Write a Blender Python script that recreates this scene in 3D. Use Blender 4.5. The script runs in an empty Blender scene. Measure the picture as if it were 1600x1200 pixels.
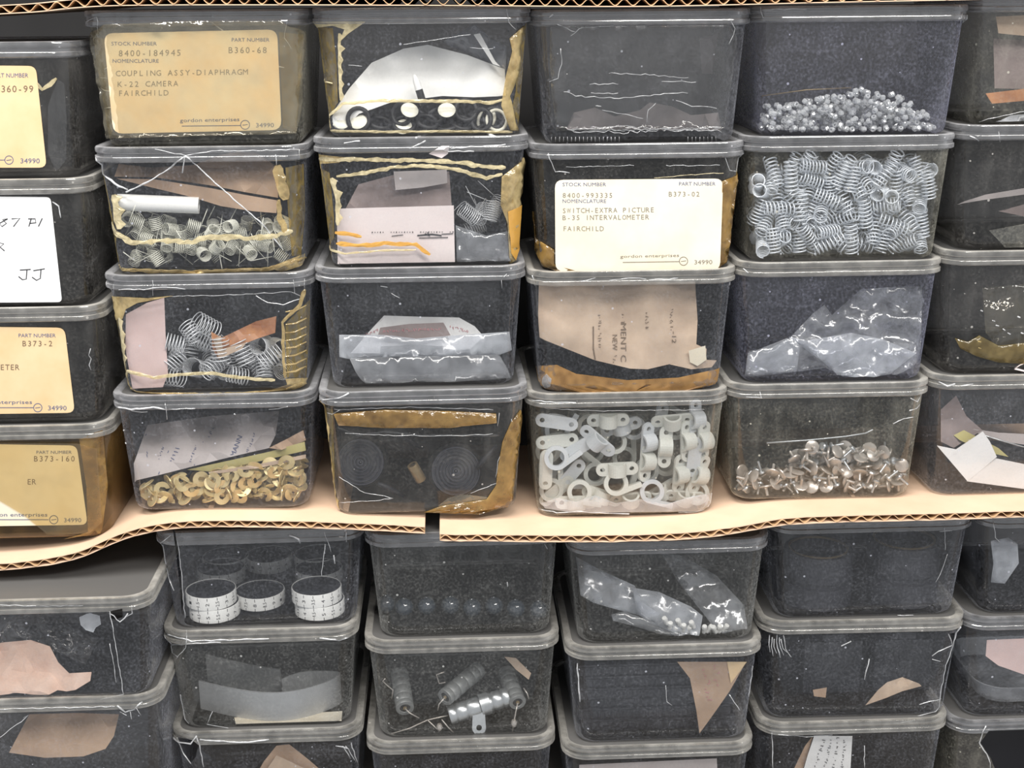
import bpy, bmesh, math, random
import numpy as np
from mathutils import Vector, Matrix, noise
from mathutils.bvhtree import BVHTree
from mathutils.geometry import delaunay_2d_cdt

random.seed(7)
rng = np.random.default_rng(7)
SC = bpy.context.scene
COL = SC.collection
R = math.radians

# ------------------------------------------------------------------ camera
F_PX = 2173.0                       # focal length in pixels of the 1600x1200 frame
cam_data = bpy.data.cameras.new('camera')
cam_data.sensor_width = 36.0
cam_data.lens = 36.0 * F_PX / 1600.0
cam_data.clip_start = 0.05
CAM = bpy.data.objects.new('camera', cam_data)
COL.objects.link(CAM)
CAM_POS = Vector((-0.045, -1.03, 1.60))
CAM_ROT = Matrix.Rotation(R(-2.5), 4, 'Z') @ Matrix.Rotation(R(90 - 15.4), 4, 'X') @ Matrix.Rotation(R(-0.5), 4, 'Z')
CAM.matrix_world = Matrix.Translation(CAM_POS) @ CAM_ROT
SC.camera = CAM

# ------------------------------------------------------------------ world, lights, exposure
world = bpy.data.worlds.new('room_ambient')
SC.world = world
world.use_nodes = True
bg = world.node_tree.nodes['Background']
bg.inputs['Color'].default_value = (0.93, 0.96, 1.0, 1)
bg.inputs['Strength'].default_value = 0.46


def ceiling_tube(x, y, z, sx, sy, power, look):
    ld = bpy.data.lights.new('ceiling_fluorescent', 'AREA')
    ld.shape = 'RECTANGLE'
    ld.size, ld.size_y = sx, sy
    ld.energy = power
    ld.color = (1.0, 0.97, 0.92)
    o = bpy.data.objects.new('ceiling_fluorescent', ld)
    COL.objects.link(o)
    o.location = (x, y, z)
    o.rotation_euler = (Vector(look) - Vector((x, y, z))).to_track_quat('-Z', 'Y').to_euler()
    return o


ceiling_tube(-0.5, -0.85, 2.95, 1.5, 0.35, 46, (0.0, 0.0, 1.3))
ceiling_tube(0.9, -1.8, 2.95, 1.5, 0.35, 36, (0.1, 0.0, 1.3))
SC.view_settings.view_transform = 'Standard'
SC.view_settings.look = 'None'
SC.view_settings.exposure = 0.42
SC.view_settings.gamma = 1.0
SC.view_settings.use_curve_mapping = False
SC.cycles.transparent_max_bounces = 40
SC.cycles.max_bounces = 5
SC.cycles.diffuse_bounces = 3
SC.cycles.glossy_bounces = 2
SC.cycles.caustics_reflective = False
SC.cycles.caustics_refractive = False
SC.cycles.sample_clamp_indirect = 4.0

M3 = CAM_ROT.to_3x3()


def ray(px, py):
    return (M3 @ Vector(((px - 800.0) / F_PX, (600.0 - py) / F_PX, -1.0))).normalized()


def on_y(px, py, y):
    """The point on the upright plane at depth y that lies behind a pixel."""
    d = ray(px, py)
    return CAM_POS + d * ((y - CAM_POS.y) / d.y)


# ------------------------------------------------------------------ materials
MATS = {}


def new_mat(name):
    m = bpy.data.materials.new(name)
    m.use_nodes = True
    nt = m.node_tree
    nt.nodes.clear()
    out = nt.nodes.new('ShaderNodeOutputMaterial')
    MATS[name] = m
    return m, nt, out


def math_node(nt, op, a, b=None, c=None, clamp=False):
    n = nt.nodes.new('ShaderNodeMath')
    n.operation = op
    n.use_clamp = clamp
    for i, v in enumerate((a, b, c)):
        if v is None:
            continue
        if isinstance(v, (int, float)):
            n.inputs[i].default_value = v
        else:
            nt.links.new(v, n.inputs[i])
    return n.outputs[0]


def tex_noise(nt, scale, detail=3, rough=0.55, coord='Object', stretch=None):
    tc = nt.nodes.new('ShaderNodeTexCoord')
    src = tc.outputs[coord]
    if stretch:
        mp = nt.nodes.new('ShaderNodeMapping')
        mp.inputs['Scale'].default_value = stretch
        nt.links.new(src, mp.inputs['Vector'])
        src = mp.outputs[0]
    n = nt.nodes.new('ShaderNodeTexNoise')
    n.inputs['Scale'].default_value = scale
    n.inputs['Detail'].default_value = detail
    n.inputs['Roughness'].default_value = rough
    nt.links.new(src, n.inputs['Vector'])
    return n.outputs[0]


def ramp(nt, fac, stops):
    n = nt.nodes.new('ShaderNodeValToRGB')
    cr = n.color_ramp
    while len(cr.elements) < len(stops):
        cr.elements.new(0.5)
    for e, (p, c) in zip(cr.elements, stops):
        e.position = p
        e.color = (c[0], c[1], c[2], 1)
    nt.links.new(fac, n.inputs[0])
    return n.outputs[0]


def solid(name, col, rough=0.6, metal=0.0, var=0.0, var_scale=60, col2=None, spec=0.5, bump=0.0, bump_scale=300, trans=0.0, coat=0.0):
    m, nt, out = new_mat(name)
    p = nt.nodes.new('ShaderNodeBsdfPrincipled')
    p.inputs['Roughness'].default_value = rough
    p.inputs['Metallic'].default_value = metal
    p.inputs['Specular IOR Level'].default_value = spec
    p.inputs['Coat Weight'].default_value = coat
    if var > 0 or col2:
        c2 = col2 or tuple(max(0, c * (1 - var)) for c in col)
        nz = tex_noise(nt, var_scale, 4, 0.6)
        nt.links.new(ramp(nt, nz, [(0.34, c2), (0.66, col)]), p.inputs['Base Color'])
    else:
        p.inputs['Base Color'].default_value = (*col, 1)
    if bump > 0:
        b = nt.nodes.new('ShaderNodeBump')
        b.inputs['Strength'].default_value = bump
        b.inputs['Distance'].default_value = 0.001
        nt.links.new(tex_noise(nt, bump_scale, 4, 0.6), b.inputs['Height'])
        nt.links.new(b.outputs[0], p.inputs['Normal'])
    sh = p.outputs[0]
    if trans > 0:
        tl = nt.nodes.new('ShaderNodeBsdfTranslucent')
        tl.inputs['Color'].default_value = (*col, 1)
        mx = nt.nodes.new('ShaderNodeMixShader')
        mx.inputs[0].default_value = trans
        nt.links.new(sh, mx.inputs[1])
        nt.links.new(tl.outputs[0], mx.inputs[2])
        sh = mx.outputs[0]
    nt.links.new(sh, out.inputs['Surface'])
    return m


def clear_plastic(name, haze=0.03, haze_col=(0.55, 0.55, 0.56), tint=(0.93, 0.93, 0.93), patch=0.5, patch_scale=28,
                  rough=0.10, specks=0.25, streak=0.0, bump=0.0, bump_scale=90, refl=0.055, grit=0.0):
    """Aged clear plastic: what is behind shows through, a film of dust and scratches covers part of it (more of it at a
    slant), and the surface mirrors the room."""
    m, nt, out = new_mat(name)
    lw = nt.nodes.new('ShaderNodeLayerWeight')
    lw.inputs['Blend'].default_value = 0.5
    facing = lw.outputs['Facing']
    cos = math_node(nt, 'MAXIMUM', math_node(nt, 'SUBTRACT', 1.0, facing), 0.12)
    nz = tex_noise(nt, patch_scale, 2, 0.7)
    film = math_node(nt, 'MULTIPLY_ADD', math_node(nt, 'POWER', nz, 2.0), 3.0 * patch, 1.0 - patch)
    film = math_node(nt, 'MULTIPLY', film, haze)
    if grit > 0:
        gn = math_node(nt, 'POWER', tex_noise(nt, 520, 1, 0.6), 3.0)
        film = math_node(nt, 'MULTIPLY', film, math_node(nt, 'MULTIPLY_ADD', gn, 7.0 * grit, 1.0 - grit))
    if streak > 0:
        st = tex_noise(nt, 22, 1, 0.6, stretch=(3.0, 3.0, 0.8))
        st = math_node(nt, 'POWER', st, 6.0)
        film = math_node(nt, 'ADD', film, math_node(nt, 'MULTIPLY', st, streak))
    if specks > 0:
        v = nt.nodes.new('ShaderNodeTexVoronoi')
        v.inputs['Scale'].default_value = 130
        tc = nt.nodes.new('ShaderNodeTexCoord')
        nt.links.new(tc.outputs['Object'], v.inputs['Vector'])
        sx = nt.nodes.new('ShaderNodeSeparateXYZ')
        nt.links.new(v.outputs['Color'], sx.inputs[0])
        sp = math_node(nt, 'LESS_THAN', v.outputs['Distance'], math_node(nt, 'MULTIPLY', math_node(nt, 'POWER', sx.outputs[0], 3.0), 0.14))
        film = math_node(nt, 'ADD', film, math_node(nt, 'MULTIPLY', sp, specks))
    tau = math_node(nt, 'DIVIDE', film, math_node(nt, 'POWER', cos, 1.6))
    cover = math_node(nt, 'SUBTRACT', 1.0, math_node(nt, 'POWER', 2.71828, math_node(nt, 'MULTIPLY', tau, -1.0)), clamp=True)
    tr = nt.nodes.new('ShaderNodeBsdfTransparent')
    tr.inputs['Color'].default_value = (*tint, 1)
    df = nt.nodes.new('ShaderNodeBsdfDiffuse')
    df.inputs['Color'].default_value = (*haze_col, 1)
    mx = nt.nodes.new('ShaderNodeMixShader')
    nt.links.new(cover, mx.inputs[0])
    nt.links.new(tr.outputs[0], mx.inputs[1])
    nt.links.new(df.outputs[0], mx.inputs[2])
    gl = nt.nodes.new('ShaderNodeBsdfGlossy')
    gl.inputs['Roughness'].default_value = rough
    if bump > 0:
        b = nt.nodes.new('ShaderNodeBump')
        b.inputs['Strength'].default_value = bump
        b.inputs['Distance'].default_value = 0.004
        nt.links.new(tex_noise(nt, bump_scale, 3, 0.5), b.inputs['Height'])
        nt.links.new(b.outputs[0], gl.inputs['Normal'])
    fr = math_node(nt, 'MULTIPLY_ADD', math_node(nt, 'POWER', facing, 3.2), 0.60, refl, clamp=True)
    mg = nt.nodes.new('ShaderNodeMixShader')
    nt.links.new(fr, mg.inputs[0])
    nt.links.new(mx.outputs[0], mg.inputs[1])
    nt.links.new(gl.outputs[0], mg.inputs[2])
    nt.links.new(mg.outputs[0], out.inputs['Surface'])
    return m


# box plastics: clean, dusty, grimy, yellowed
clear_plastic('plastic_clear', 0.040, (0.57, 0.585, 0.65), patch=0.7, streak=0, specks=0.6, grit=0.7)
clear_plastic('plastic_blue', 0.075, (0.46, 0.47, 0.60), patch=0.6, streak=0, specks=0.6, grit=0.7)
clear_plastic('plastic_dusty', 0.060, (0.52, 0.52, 0.50), patch=0.7, streak=0, specks=0.8, grit=0.7)
clear_plastic('plastic_grimy', 0.065, (0.54, 0.52, 0.44), patch=0.9, streak=0.5, specks=0.8, patch_scale=45, grit=0.7)
clear_plastic('plastic_dark', 0.036, (0.48, 0.46, 0.43), tint=(0.75, 0.75, 0.75), patch=0.9, streak=0.3, specks=0.8, grit=0.7)
clear_plastic('plastic_rusty', 0.14, (0.26, 0.15, 0.05), tint=(0.60, 0.5, 0.36), patch=0.9, streak=0.6, specks=0.2, patch_scale=45)
clear_plastic('tub_floor', 1.0, (0.10, 0.095, 0.09), tint=(0.6, 0.6, 0.6), patch=0.5, specks=0, rough=0.3)
clear_plastic('film_amber', 0.03, (0.66, 0.52, 0.30), tint=(0.985, 0.93, 0.80), patch=0.9, patch_scale=50, specks=0, rough=0.15)
clear_plastic('film_side', 0.16, (0.50, 0.40, 0.18), tint=(0.86, 0.74, 0.46), patch=0.9, patch_scale=70, specks=0, rough=0.15, bump=0.4, bump_scale=90)
clear_plastic('rust_stain', 0.55, (0.52, 0.30, 0.11), tint=(0.85, 0.66, 0.42), patch=0.95, patch_scale=60, specks=0, rough=0.3)
clear_plastic('lid_plate', 1.3, (0.12, 0.117, 0.114), tint=(0.6, 0.6, 0.6), patch=0.3, specks=0, rough=0.35)
clear_plastic('plastic_lid', 0.15, (0.58, 0.58, 0.60), tint=(0.80, 0.80, 0.81), patch=0.8, patch_scale=60, specks=0.6, rough=0.13, refl=0.16)
clear_plastic('plastic_lid_dull', 0.24, (0.56, 0.54, 0.50), tint=(0.75, 0.75, 0.75), patch=0.8, patch_scale=60, specks=0.6, rough=0.16, refl=0.13)
m_, nt_, out_ = new_mat('plastic_inner')
tr_ = nt_.nodes.new('ShaderNodeBsdfTransparent')
tr_.inputs['Color'].default_value = (0.95, 0.95, 0.95, 1)
nt_.links.new(tr_.outputs[0], out_.inputs['Surface'])
# tapes, films
clear_plastic('tape_yellow', 0.45, (0.70, 0.55, 0.28), tint=(0.93, 0.80, 0.50), patch=0.9, patch_scale=110, specks=0, rough=0.15, bump=0.5, bump_scale=160, refl=0.08)
clear_plastic('tape_cream', 0.75, (0.78, 0.68, 0.44), tint=(0.95, 0.88, 0.66), patch=0.9, patch_scale=140, specks=0, rough=0.2, bump=0.5, bump_scale=200)
clear_plastic('tape_brown', 0.5, (0.42, 0.26, 0.08), tint=(0.72, 0.52, 0.24), patch=0.95, patch_scale=70, specks=0, rough=0.18, bump=0.7, bump_scale=140, refl=0.07)
clear_plastic('tape_amber', 1.6, (0.66, 0.36, 0.08), tint=(0.85, 0.55, 0.2), patch=0.5, patch_scale=120, specks=0, rough=0.25, bump=0.4)
clear_plastic('film_old', 0.05, (0.66, 0.61, 0.48), tint=(0.97, 0.94, 0.86), patch=0.95, patch_scale=50, specks=0, rough=0.09, bump=1.0, bump_scale=55, refl=0.09)
clear_plastic('film_clear', 0.010, (0.7, 0.7, 0.7), tint=(0.97, 0.97, 0.97), patch=0.9, patch_scale=60, specks=0, rough=0.06, bump=1.0, bump_scale=70, refl=0.04)
clear_plastic('bag_clear', 0.14, (0.92, 0.95, 1.0), tint=(0.96, 0.97, 0.99), patch=0.9, patch_scale=45, specks=0, rough=0.16, bump=0.4, bump_scale=60, refl=0.12)
clear_plastic('bag_milky', 0.34, (0.90, 0.94, 1.0), tint=(0.92, 0.93, 0.96), patch=0.8, patch_scale=40, specks=0, rough=0.2, bump=0.4, bump_scale=50, refl=0.10)
clear_plastic('bead_plastic', 0.55, (0.95, 0.97, 1.0), tint=(0.95, 0.97, 0.98), patch=0.6, patch_scale=200, specks=0, rough=0.06, bump=0, refl=0.22)

clear_plastic('crack_glint_white', 0.8, (0.80, 0.81, 0.83), patch=0.9, patch_scale=150, specks=0, rough=0.15, refl=0.15)
solid('paper_tan', (0.74, 0.57, 0.35), 0.75, col2=(0.68, 0.48, 0.26), var_scale=22)
solid('paper_cream', (0.77, 0.72, 0.62), 0.75, col2=(0.76, 0.67, 0.50), var_scale=18)
solid('paper_white', (0.82, 0.82, 0.82), 0.7)
solid('paper_aged', (0.84, 0.75, 0.57), 0.7, col2=(0.78, 0.60, 0.38), var_scale=26)
solid('ink_blue', (0.10, 0.12, 0.22), 0.8)
solid('ink_brown', (0.16, 0.11, 0.07), 0.8)
solid('ink_faded', (0.24, 0.20, 0.13), 0.8)
solid('ink_pale', (0.20, 0.18, 0.15), 0.8)
solid('ink_black', (0.03, 0.03, 0.035), 0.7)
solid('ink_red', (0.55, 0.22, 0.24), 0.8)
solid('cardboard_face', (0.74, 0.53, 0.38), 0.8, col2=(0.66, 0.45, 0.31), var_scale=14, bump=0.15, bump_scale=120)
solid('cardboard_flute', (0.62, 0.40, 0.22), 0.85, var=0.2)
solid('back_dark', (0.030, 0.029, 0.030), 0.8, var=0.3, var_scale=5)
solid('board_grey', (0.22, 0.20, 0.18), 0.7, var=0.3, var_scale=8)
solid('kraft_paper', (0.50, 0.35, 0.24), 0.8, col2=(0.38, 0.26, 0.18), var_scale=30)
solid('kraft_light', (0.62, 0.48, 0.36), 0.8, col2=(0.46, 0.34, 0.25), var_scale=34)
solid('paper_pink', (0.78, 0.60, 0.57), 0.75, col2=(0.72, 0.53, 0.50), var_scale=30)
solid('paper_pale_pink', (0.86, 0.77, 0.75), 0.75, col2=(0.82, 0.71, 0.70), var_scale=30)
solid('paper_grey', (0.55, 0.50, 0.49), 0.75, col2=(0.48, 0.43, 0.42), var_scale=30)
solid('paper_dark', (0.15, 0.13, 0.13), 0.75, var=0.3)
solid('paper_mauve', (0.30, 0.24, 0.23), 0.75, var=0.2)
solid('copper_paper', (0.55, 0.26, 0.11), 0.5, col2=(0.36, 0.15, 0.07), var_scale=60)
solid('rust', (0.50, 0.24, 0.06), 0.85, col2=(0.62, 0.42, 0.20), var_scale=40, bump=0.3)
solid('steel_wire', (0.84, 0.86, 0.89), 0.30, metal=0.2)
solid('disc_ribbed', (0.065, 0.068, 0.088), 0.34, spec=0.7)
solid('zinc_wire', (0.84, 0.89, 0.96), 0.32, metal=0.30)
solid('olive_wire', (0.84, 0.84, 0.74), 0.35, metal=0.1)
solid('brass', (0.86, 0.72, 0.40), 0.30, metal=0.45, col2=(0.58, 0.44, 0.20), var_scale=40)
solid('brass_dull', (0.48, 0.36, 0.20), 0.45, metal=0.7)
solid('rubber_black', (0.022, 0.022, 0.024), 0.55)
solid('bakelite', (0.022, 0.023, 0.030), 0.5)
solid('ivory', (0.88, 0.86, 0.74), 0.45)
solid('nylon', (0.84, 0.85, 0.80), 0.45, trans=0.25)
solid('nylon_grey', (0.70, 0.73, 0.76), 0.45, trans=0.15)
solid('white_smooth', (0.90, 0.90, 0.88), 0.45)
solid('steel_sheet', (0.52, 0.53, 0.54), 0.42, metal=0.55, var=0.1)
solid('aluminium', (0.68, 0.71, 0.73), 0.32, metal=0.8, var=0.15)
solid('tin_plate', (0.66, 0.62, 0.58), 0.3, metal=0.5, col2=(0.48, 0.43, 0.38), var_scale=60)
solid('capacitor_grey', (0.28, 0.29, 0.29), 0.45, metal=0.3)
solid('disc_black', (0.030, 0.032, 0.042), 0.6, var=0.4, var_scale=90)
solid('scale_white', (0.85, 0.85, 0.83), 0.5)
solid('ball_dark', (0.05, 0.065, 0.085), 0.14, spec=0.8, coat=0.6)
solid('block_black', (0.014, 0.015, 0.020), 0.4)
solid('leather_peach', (0.78, 0.58, 0.48), 0.85, col2=(0.70, 0.48, 0.38), var_scale=60, bump=0.5)
solid('olive_card', (0.50, 0.44, 0.18), 0.7)


# ------------------------------------------------------------------ mesh helpers
def mesh_from(name, verts, faces, mat, smooth=None):
    me = bpy.data.meshes.new(name)
    me.from_pydata([tuple(v) for v in verts], [], faces)
    me.materials.append(MATS[mat])
    if smooth is not None:
        me.polygons.foreach_set('use_smooth', [True] * len(me.polygons))
        if smooth > 0:
            me.set_sharp_from_angle(angle=R(smooth))
    me.update()
    return me


def link(name, me, parent=None):
    o = bpy.data.objects.new(name, me)
    COL.objects.link(o)
    if parent is not None:
        o.parent = parent
        o.matrix_parent_inverse = parent.matrix_world.inverted() if parent.type == 'NEVER' else Matrix()
    return o


def tag(o, label, cat, group=None, kind=None):
    o['label'] = label
    o['category'] = cat
    if group:
        o['group'] = group
    if kind:
        o['kind'] = kind
    return o


def thing(name, label, cat, loc, group=None):
    o = bpy.data.objects.new(name, None)
    o.empty_display_size = 0.01
    COL.objects.link(o)
    o.location = loc
    return tag(o, label, cat, group)


def shift(verts, origin):
    ox = Vector(origin)
    return [Vector(v) - ox for v in verts]


class MB:
    """Collects shapes into one mesh."""
    def __init__(self):
        self.v, self.f = [], []

    def add(self, verts, faces):
        n = len(self.v)
        self.v += [Vector(v) for v in verts]
        self.f += [tuple(i + n for i in f) for f in faces]
        return self

    def tube(self, pts, r, seg=6, closed=False, cap=True):
        pts = [Vector(p) for p in pts]
        rs = r if isinstance(r, (list, tuple)) else [r] * len(pts)
        verts, faces = [], []
        n = len(pts)
        up = None
        for i, p in enumerate(pts):
            a = pts[(i - 1) % n] if (i or closed) else p
            b = pts[(i + 1) % n] if (i < n - 1 or closed) else p
            t = (b - a)
            t = t.normalized() if t.length > 1e-9 else Vector((0, 0, 1))
            if up is None:
                up = t.orthogonal().normalized()
            else:
                up = up - t * up.dot(t)
                up = up.normalized() if up.length > 1e-6 else t.orthogonal().normalized()
            w = t.cross(up)
            for k in range(seg):
                an = 2 * math.pi * k / seg
                verts.append(p + (up * math.cos(an) + w * math.sin(an)) * rs[i])
        rows = n if closed else n - 1
        for i in range(rows):
            j = (i + 1) % n
            for k in range(seg):
                k2 = (k + 1) % seg
                faces.append((i * seg + k, i * seg + k2, j * seg + k2, j * seg + k))
        if cap and not closed:
            faces.append(tuple(range(seg))[::-1])
            faces.append(tuple((n - 1) * seg + k for k in range(seg)))
        return self.add(verts, faces)

    def lathe(self, prof, seg=24, mat4=None):
        """Turns (radius, height) pairs round z; radius 0 ends close it."""
        verts, faces, rings = [], [], []
        for r_, z_ in prof:
            if r_ < 1e-7:
                rings.append([len(verts)])
                verts.append(Vector((0, 0, z_)))
            else:
                rings.append(list(range(len(verts), len(verts) + seg)))
                for k in range(seg):
                    a = 2 * math.pi * k / seg
                    verts.append(Vector((r_ * math.cos(a), r_ * math.sin(a), z_)))
        for a, b in zip(rings, rings[1:]):
            for k in range(seg):
                k2 = (k + 1) % seg
                if len(a) == 1 and len(b) == 1:
                    continue
                if len(a) == 1:
                    faces.append((a[0], b[k2], b[k]))
                elif len(b) == 1:
                    faces.append((a[k], a[k2], b[0]))
                else:
                    faces.append((a[k], a[k2], b[k2], b[k]))
        if mat4 is not None:
            verts = [mat4 @ v for v in verts]
        return self.add(verts, faces)

    def box(self, cx, cy, cz, sx, sy, sz, mat4=None):
        vs = [Vector((cx + sx * a / 2, cy + sy * b / 2, cz + sz * c / 2)) for a in (-1, 1) for b in (-1, 1) for c in (-1, 1)]
        if mat4 is not None:
            vs = [mat4 @ v for v in vs]
        return self.add(vs, [(0, 1, 3, 2), (4, 6, 7, 5), (0, 4, 5, 1), (2, 3, 7, 6), (0, 2, 6, 4), (1, 5, 7, 3)])

    def extrude(self, outline, holes, z0, z1, mat4=None):
        """A flat 2-D shape with holes, given thickness."""
        vs, es, n = [], [], 0
        for loop in [outline] + list(holes):
            k = len(loop)
            vs += [Vector(p) for p in loop]
            es += [(n + i, n + (i + 1) % k) for i in range(k)]
            n += k
        ov, oe, of = delaunay_2d_cdt(vs, es, [], 0, 1e-9)[:3]

        def inside(p, loop):
            c = False
            for i in range(len(loop)):
                a, b = loop[i], loop[i - 1]
                if (a[1] > p[1]) != (b[1] > p[1]) and p[0] < (b[0] - a[0]) * (p[1] - a[1]) / (b[1] - a[1]) + a[0]:
                    c = not c
            return c
        keep = []
        for f in of:
            cx = sum(ov[i][0] for i in f) / len(f)
            cy = sum(ov[i][1] for i in f) / len(f)
            if inside((cx, cy), outline) and not any(inside((cx, cy), h) for h in holes):
                keep.append(f)
        m = len(ov)
        verts = [Vector((p[0], p[1], z1)) for p in ov] + [Vector((p[0], p[1], z0)) for p in ov]
        faces = [tuple(f) for f in keep] + [tuple(i + m for i in reversed(f)) for f in keep]
        cnt = {}
        for f in keep:
            for i in range(len(f)):
                e = (f[i], f[(i + 1) % len(f)])
                cnt[e] = 1
        for (a, b) in list(cnt):
            if (b, a) not in cnt:
                faces.append((b, a, a + m, b + m))
        if mat4 is not None:
            verts = [mat4 @ v for v in verts]
        return self.add(verts, faces)

    def mesh(self, name, mat, smooth=None, origin=None):
        v = shift(self.v, origin) if origin is not None else self.v
        return mesh_from(name, v, self.f, mat, smooth)

    def build(self, name, mat, parent=None, smooth=None, origin=None):
        if origin is None and parent is not None:
            origin = parent.location
        return link(name, self.mesh(name, mat, smooth, origin), parent)


def resample(poly, step, closed=True):
    out = []
    n = len(poly)
    for i in range(n if closed else n - 1):
        a, b = np.array(poly[i], float), np.array(poly[(i + 1) % n], float)
        k = max(1, int(np.linalg.norm(b[:2] - a[:2]) / step))
        for j in range(k):
            out.append(tuple(a + (b - a) * j / k))
    if not closed:
        out.append(tuple(float(c) for c in poly[-1]))
    return out


def smooth_poly(poly, it=1, closed=True):
    """Chaikin corner cutting."""
    for _ in range(it):
        out = []
        n = len(poly)
        rngi = range(n) if closed else range(n - 1)
        if not closed:
            out.append(poly[0])
        for i in rngi:
            a, b = np.array(poly[i], float), np.array(poly[(i + 1) % n], float)
            out.append(tuple(a * 0.75 + b * 0.25))
            out.append(tuple(a * 0.25 + b * 0.75))
        if not closed:
            out.append(poly[-1])
        poly = out
    return poly


def round_quad(q, r, seg=4):
    """A quadrilateral (pixel corners in order) with rounded corners."""
    out = []
    n = len(q)
    for i in range(n):
        p, a, b = np.array(q[i], float), np.array(q[i - 1], float), np.array(q[(i + 1) % n], float)
        da = (a - p) / np.linalg.norm(a - p)
        db = (b - p) / np.linalg.norm(b - p)
        s, e = p + da * r, p + db * r
        for k in range(seg + 1):
            t = k / seg
            out.append(tuple((1 - t) ** 2 * s + 2 * t * (1 - t) * p + t * t * e))
    return out


def fill_2d(poly, step, jitter=0.25):
    """Triangles that fill a pixel outline, with points inside on a loose grid. Points carry an extra channel (depth)."""
    depth = len(poly[0]) > 2
    b = resample(poly, step)
    P = np.array([p[:2] for p in b])
    x0, y0 = P.min(0)
    x1, y1 = P.max(0)
    pts = [Vector((p[0], p[1])) for p in b]
    edges = [(i, (i + 1) % len(b)) for i in range(len(b))]
    A, Bv = P, np.roll(P, -1, axis=0)
    y = y0 + step * 0.6
    row = 0
    while y < y1:
        x = x0 + step * (0.5 if row % 2 else 1.0)
        while x < x1:
            q = (x + random.uniform(-1, 1) * jitter * step, y + random.uniform(-1, 1) * jitter * step)
            cond = (A[:, 1] > q[1]) != (Bv[:, 1] > q[1])
            with np.errstate(divide='ignore', invalid='ignore'):
                xi = (Bv[:, 0] - A[:, 0]) * (q[1] - A[:, 1]) / (Bv[:, 1] - A[:, 1]) + A[:, 0]
            if (np.count_nonzero(cond & (q[0] < xi)) % 2) and np.min(np.hypot(P[:, 0] - q[0], P[:, 1] - q[1])) > step * 0.45:
                pts.append(Vector(q))
            x += step
        y += step * 0.87
        row += 1
    ov, oe, of = delaunay_2d_cdt(pts, edges, [], 1, 1e-6)[:3]
    if depth:
        Dk = np.array([p[2] for p in poly])
        Pk = np.array([p[:2] for p in poly])
        ds = []
        for v in ov:
            d2 = (Pk[:, 0] - v[0]) ** 2 + (Pk[:, 1] - v[1]) ** 2 + 1.0
            w = 1.0 / d2 ** 1.2
            ds.append(float((w * Dk).sum() / w.sum()))
    else:
        ds = [0.0] * len(ov)
    return [(v[0], v[1]) for v in ov], [tuple(f) for f in of], ds


def thicken(front, back, tris):
    """Closes two matching point sheets into one solid."""
    n = len(front)
    faces = [tuple(f) for f in tris] + [tuple(i + n for i in reversed(f)) for f in tris]
    seen = set()
    for f in tris:
        for i in range(len(f)):
            seen.add((f[i], f[(i + 1) % len(f)]))
    for a, b in seen:
        if (b, a) not in seen:
            faces.append((b, a, a + n, b + n))
    return list(front) + list(back), faces


_TXT = {}


def glyphs(s):
    if s not in _TXT:
        cu = bpy.data.curves.new('lettering_curve', 'FONT')
        cu.body = s
        cu.size = 1.0
        cu.resolution_u = 2
        ob = bpy.data.objects.new('lettering_curve', cu)
        COL.objects.link(ob)
        bpy.context.view_layer.update()
        ev = ob.evaluated_get(bpy.context.evaluated_depsgraph_get())
        me = ev.to_mesh()
        v = [(p.co.x, p.co.y) for p in me.vertices]
        f = [tuple(p.vertices) for p in me.polygons]
        ev.to_mesh_clear()
        bpy.data.objects.remove(ob)
        bpy.data.curves.remove(cu)
        _TXT[s] = (v, f)
    return _TXT[s]


def text_px(s, x, y, w, h, mono=False, slope=0.0, turn=0.0):
    """Lettering as flat polygons in pixels: left x, baseline y, total width w, capital height h."""
    V, Fc = [], []
    if mono:
        adv = w / len(s)
        for i, ch in enumerate(s):
            if ch == ' ':
                continue
            v, f = glyphs(ch)
            if not v:
                continue
            x0 = min(p[0] for p in v)
            x1 = max(p[0] for p in v)
            sc = min(h / 0.73, adv * 0.86 / max(0.2, x1 - x0)) if ch not in "1.,-I'" else h / 0.73
            ox = x + adv * (i + 0.5) - (x0 + x1) / 2 * sc
            n = len(V)
            V += [(ox + p[0] * sc, y - p[1] * h / 0.73) for p in v]
            Fc += [tuple(k + n for k in q) for q in f]
    else:
        v, f = glyphs(s)
        x0 = min(p[0] for p in v)
        x1 = max(p[0] for p in v)
        V = [(x + (p[0] - x0) / (x1 - x0) * w, y - p[1] * h / 0.73) for p in v]
        Fc = list(f)
    if slope:
        V = [(a, b + (a - x) * slope) for a, b in V]
    if turn:
        c, s_ = math.cos(turn), math.sin(turn)
        V = [(x + (a - x) * c - (b - y) * s_, y + (a - x) * s_ + (b - y) * c) for a, b in V]
    return V, Fc


def stroke_px(pts, w):
    """A pen stroke as a flat ribbon in pixels."""
    V, Fc = [], []
    n = len(pts)
    for i, p in enumerate(pts):
        a = np.array(pts[max(0, i - 1)], float)
        b = np.array(pts[min(n - 1, i + 1)], float)
        t = b - a
        t = t / (np.linalg.norm(t) + 1e-9)
        nx, ny = -t[1], t[0]
        V += [(p[0] + nx * w / 2, p[1] + ny * w / 2), (p[0] - nx * w / 2, p[1] - ny * w / 2)]
    for i in range(n - 1):
        Fc.append((2 * i, 2 * i + 1, 2 * i + 3, 2 * i + 2))
    return V, Fc


def arc_px(cx, cy, rx, ry, a0=0, a1=360, n=20):
    return [(cx + rx * math.cos(R(a0 + (a1 - a0) * k / n)), cy + ry * math.sin(R(a0 + (a1 - a0) * k / n))) for k in range(n + 1)]


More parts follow.
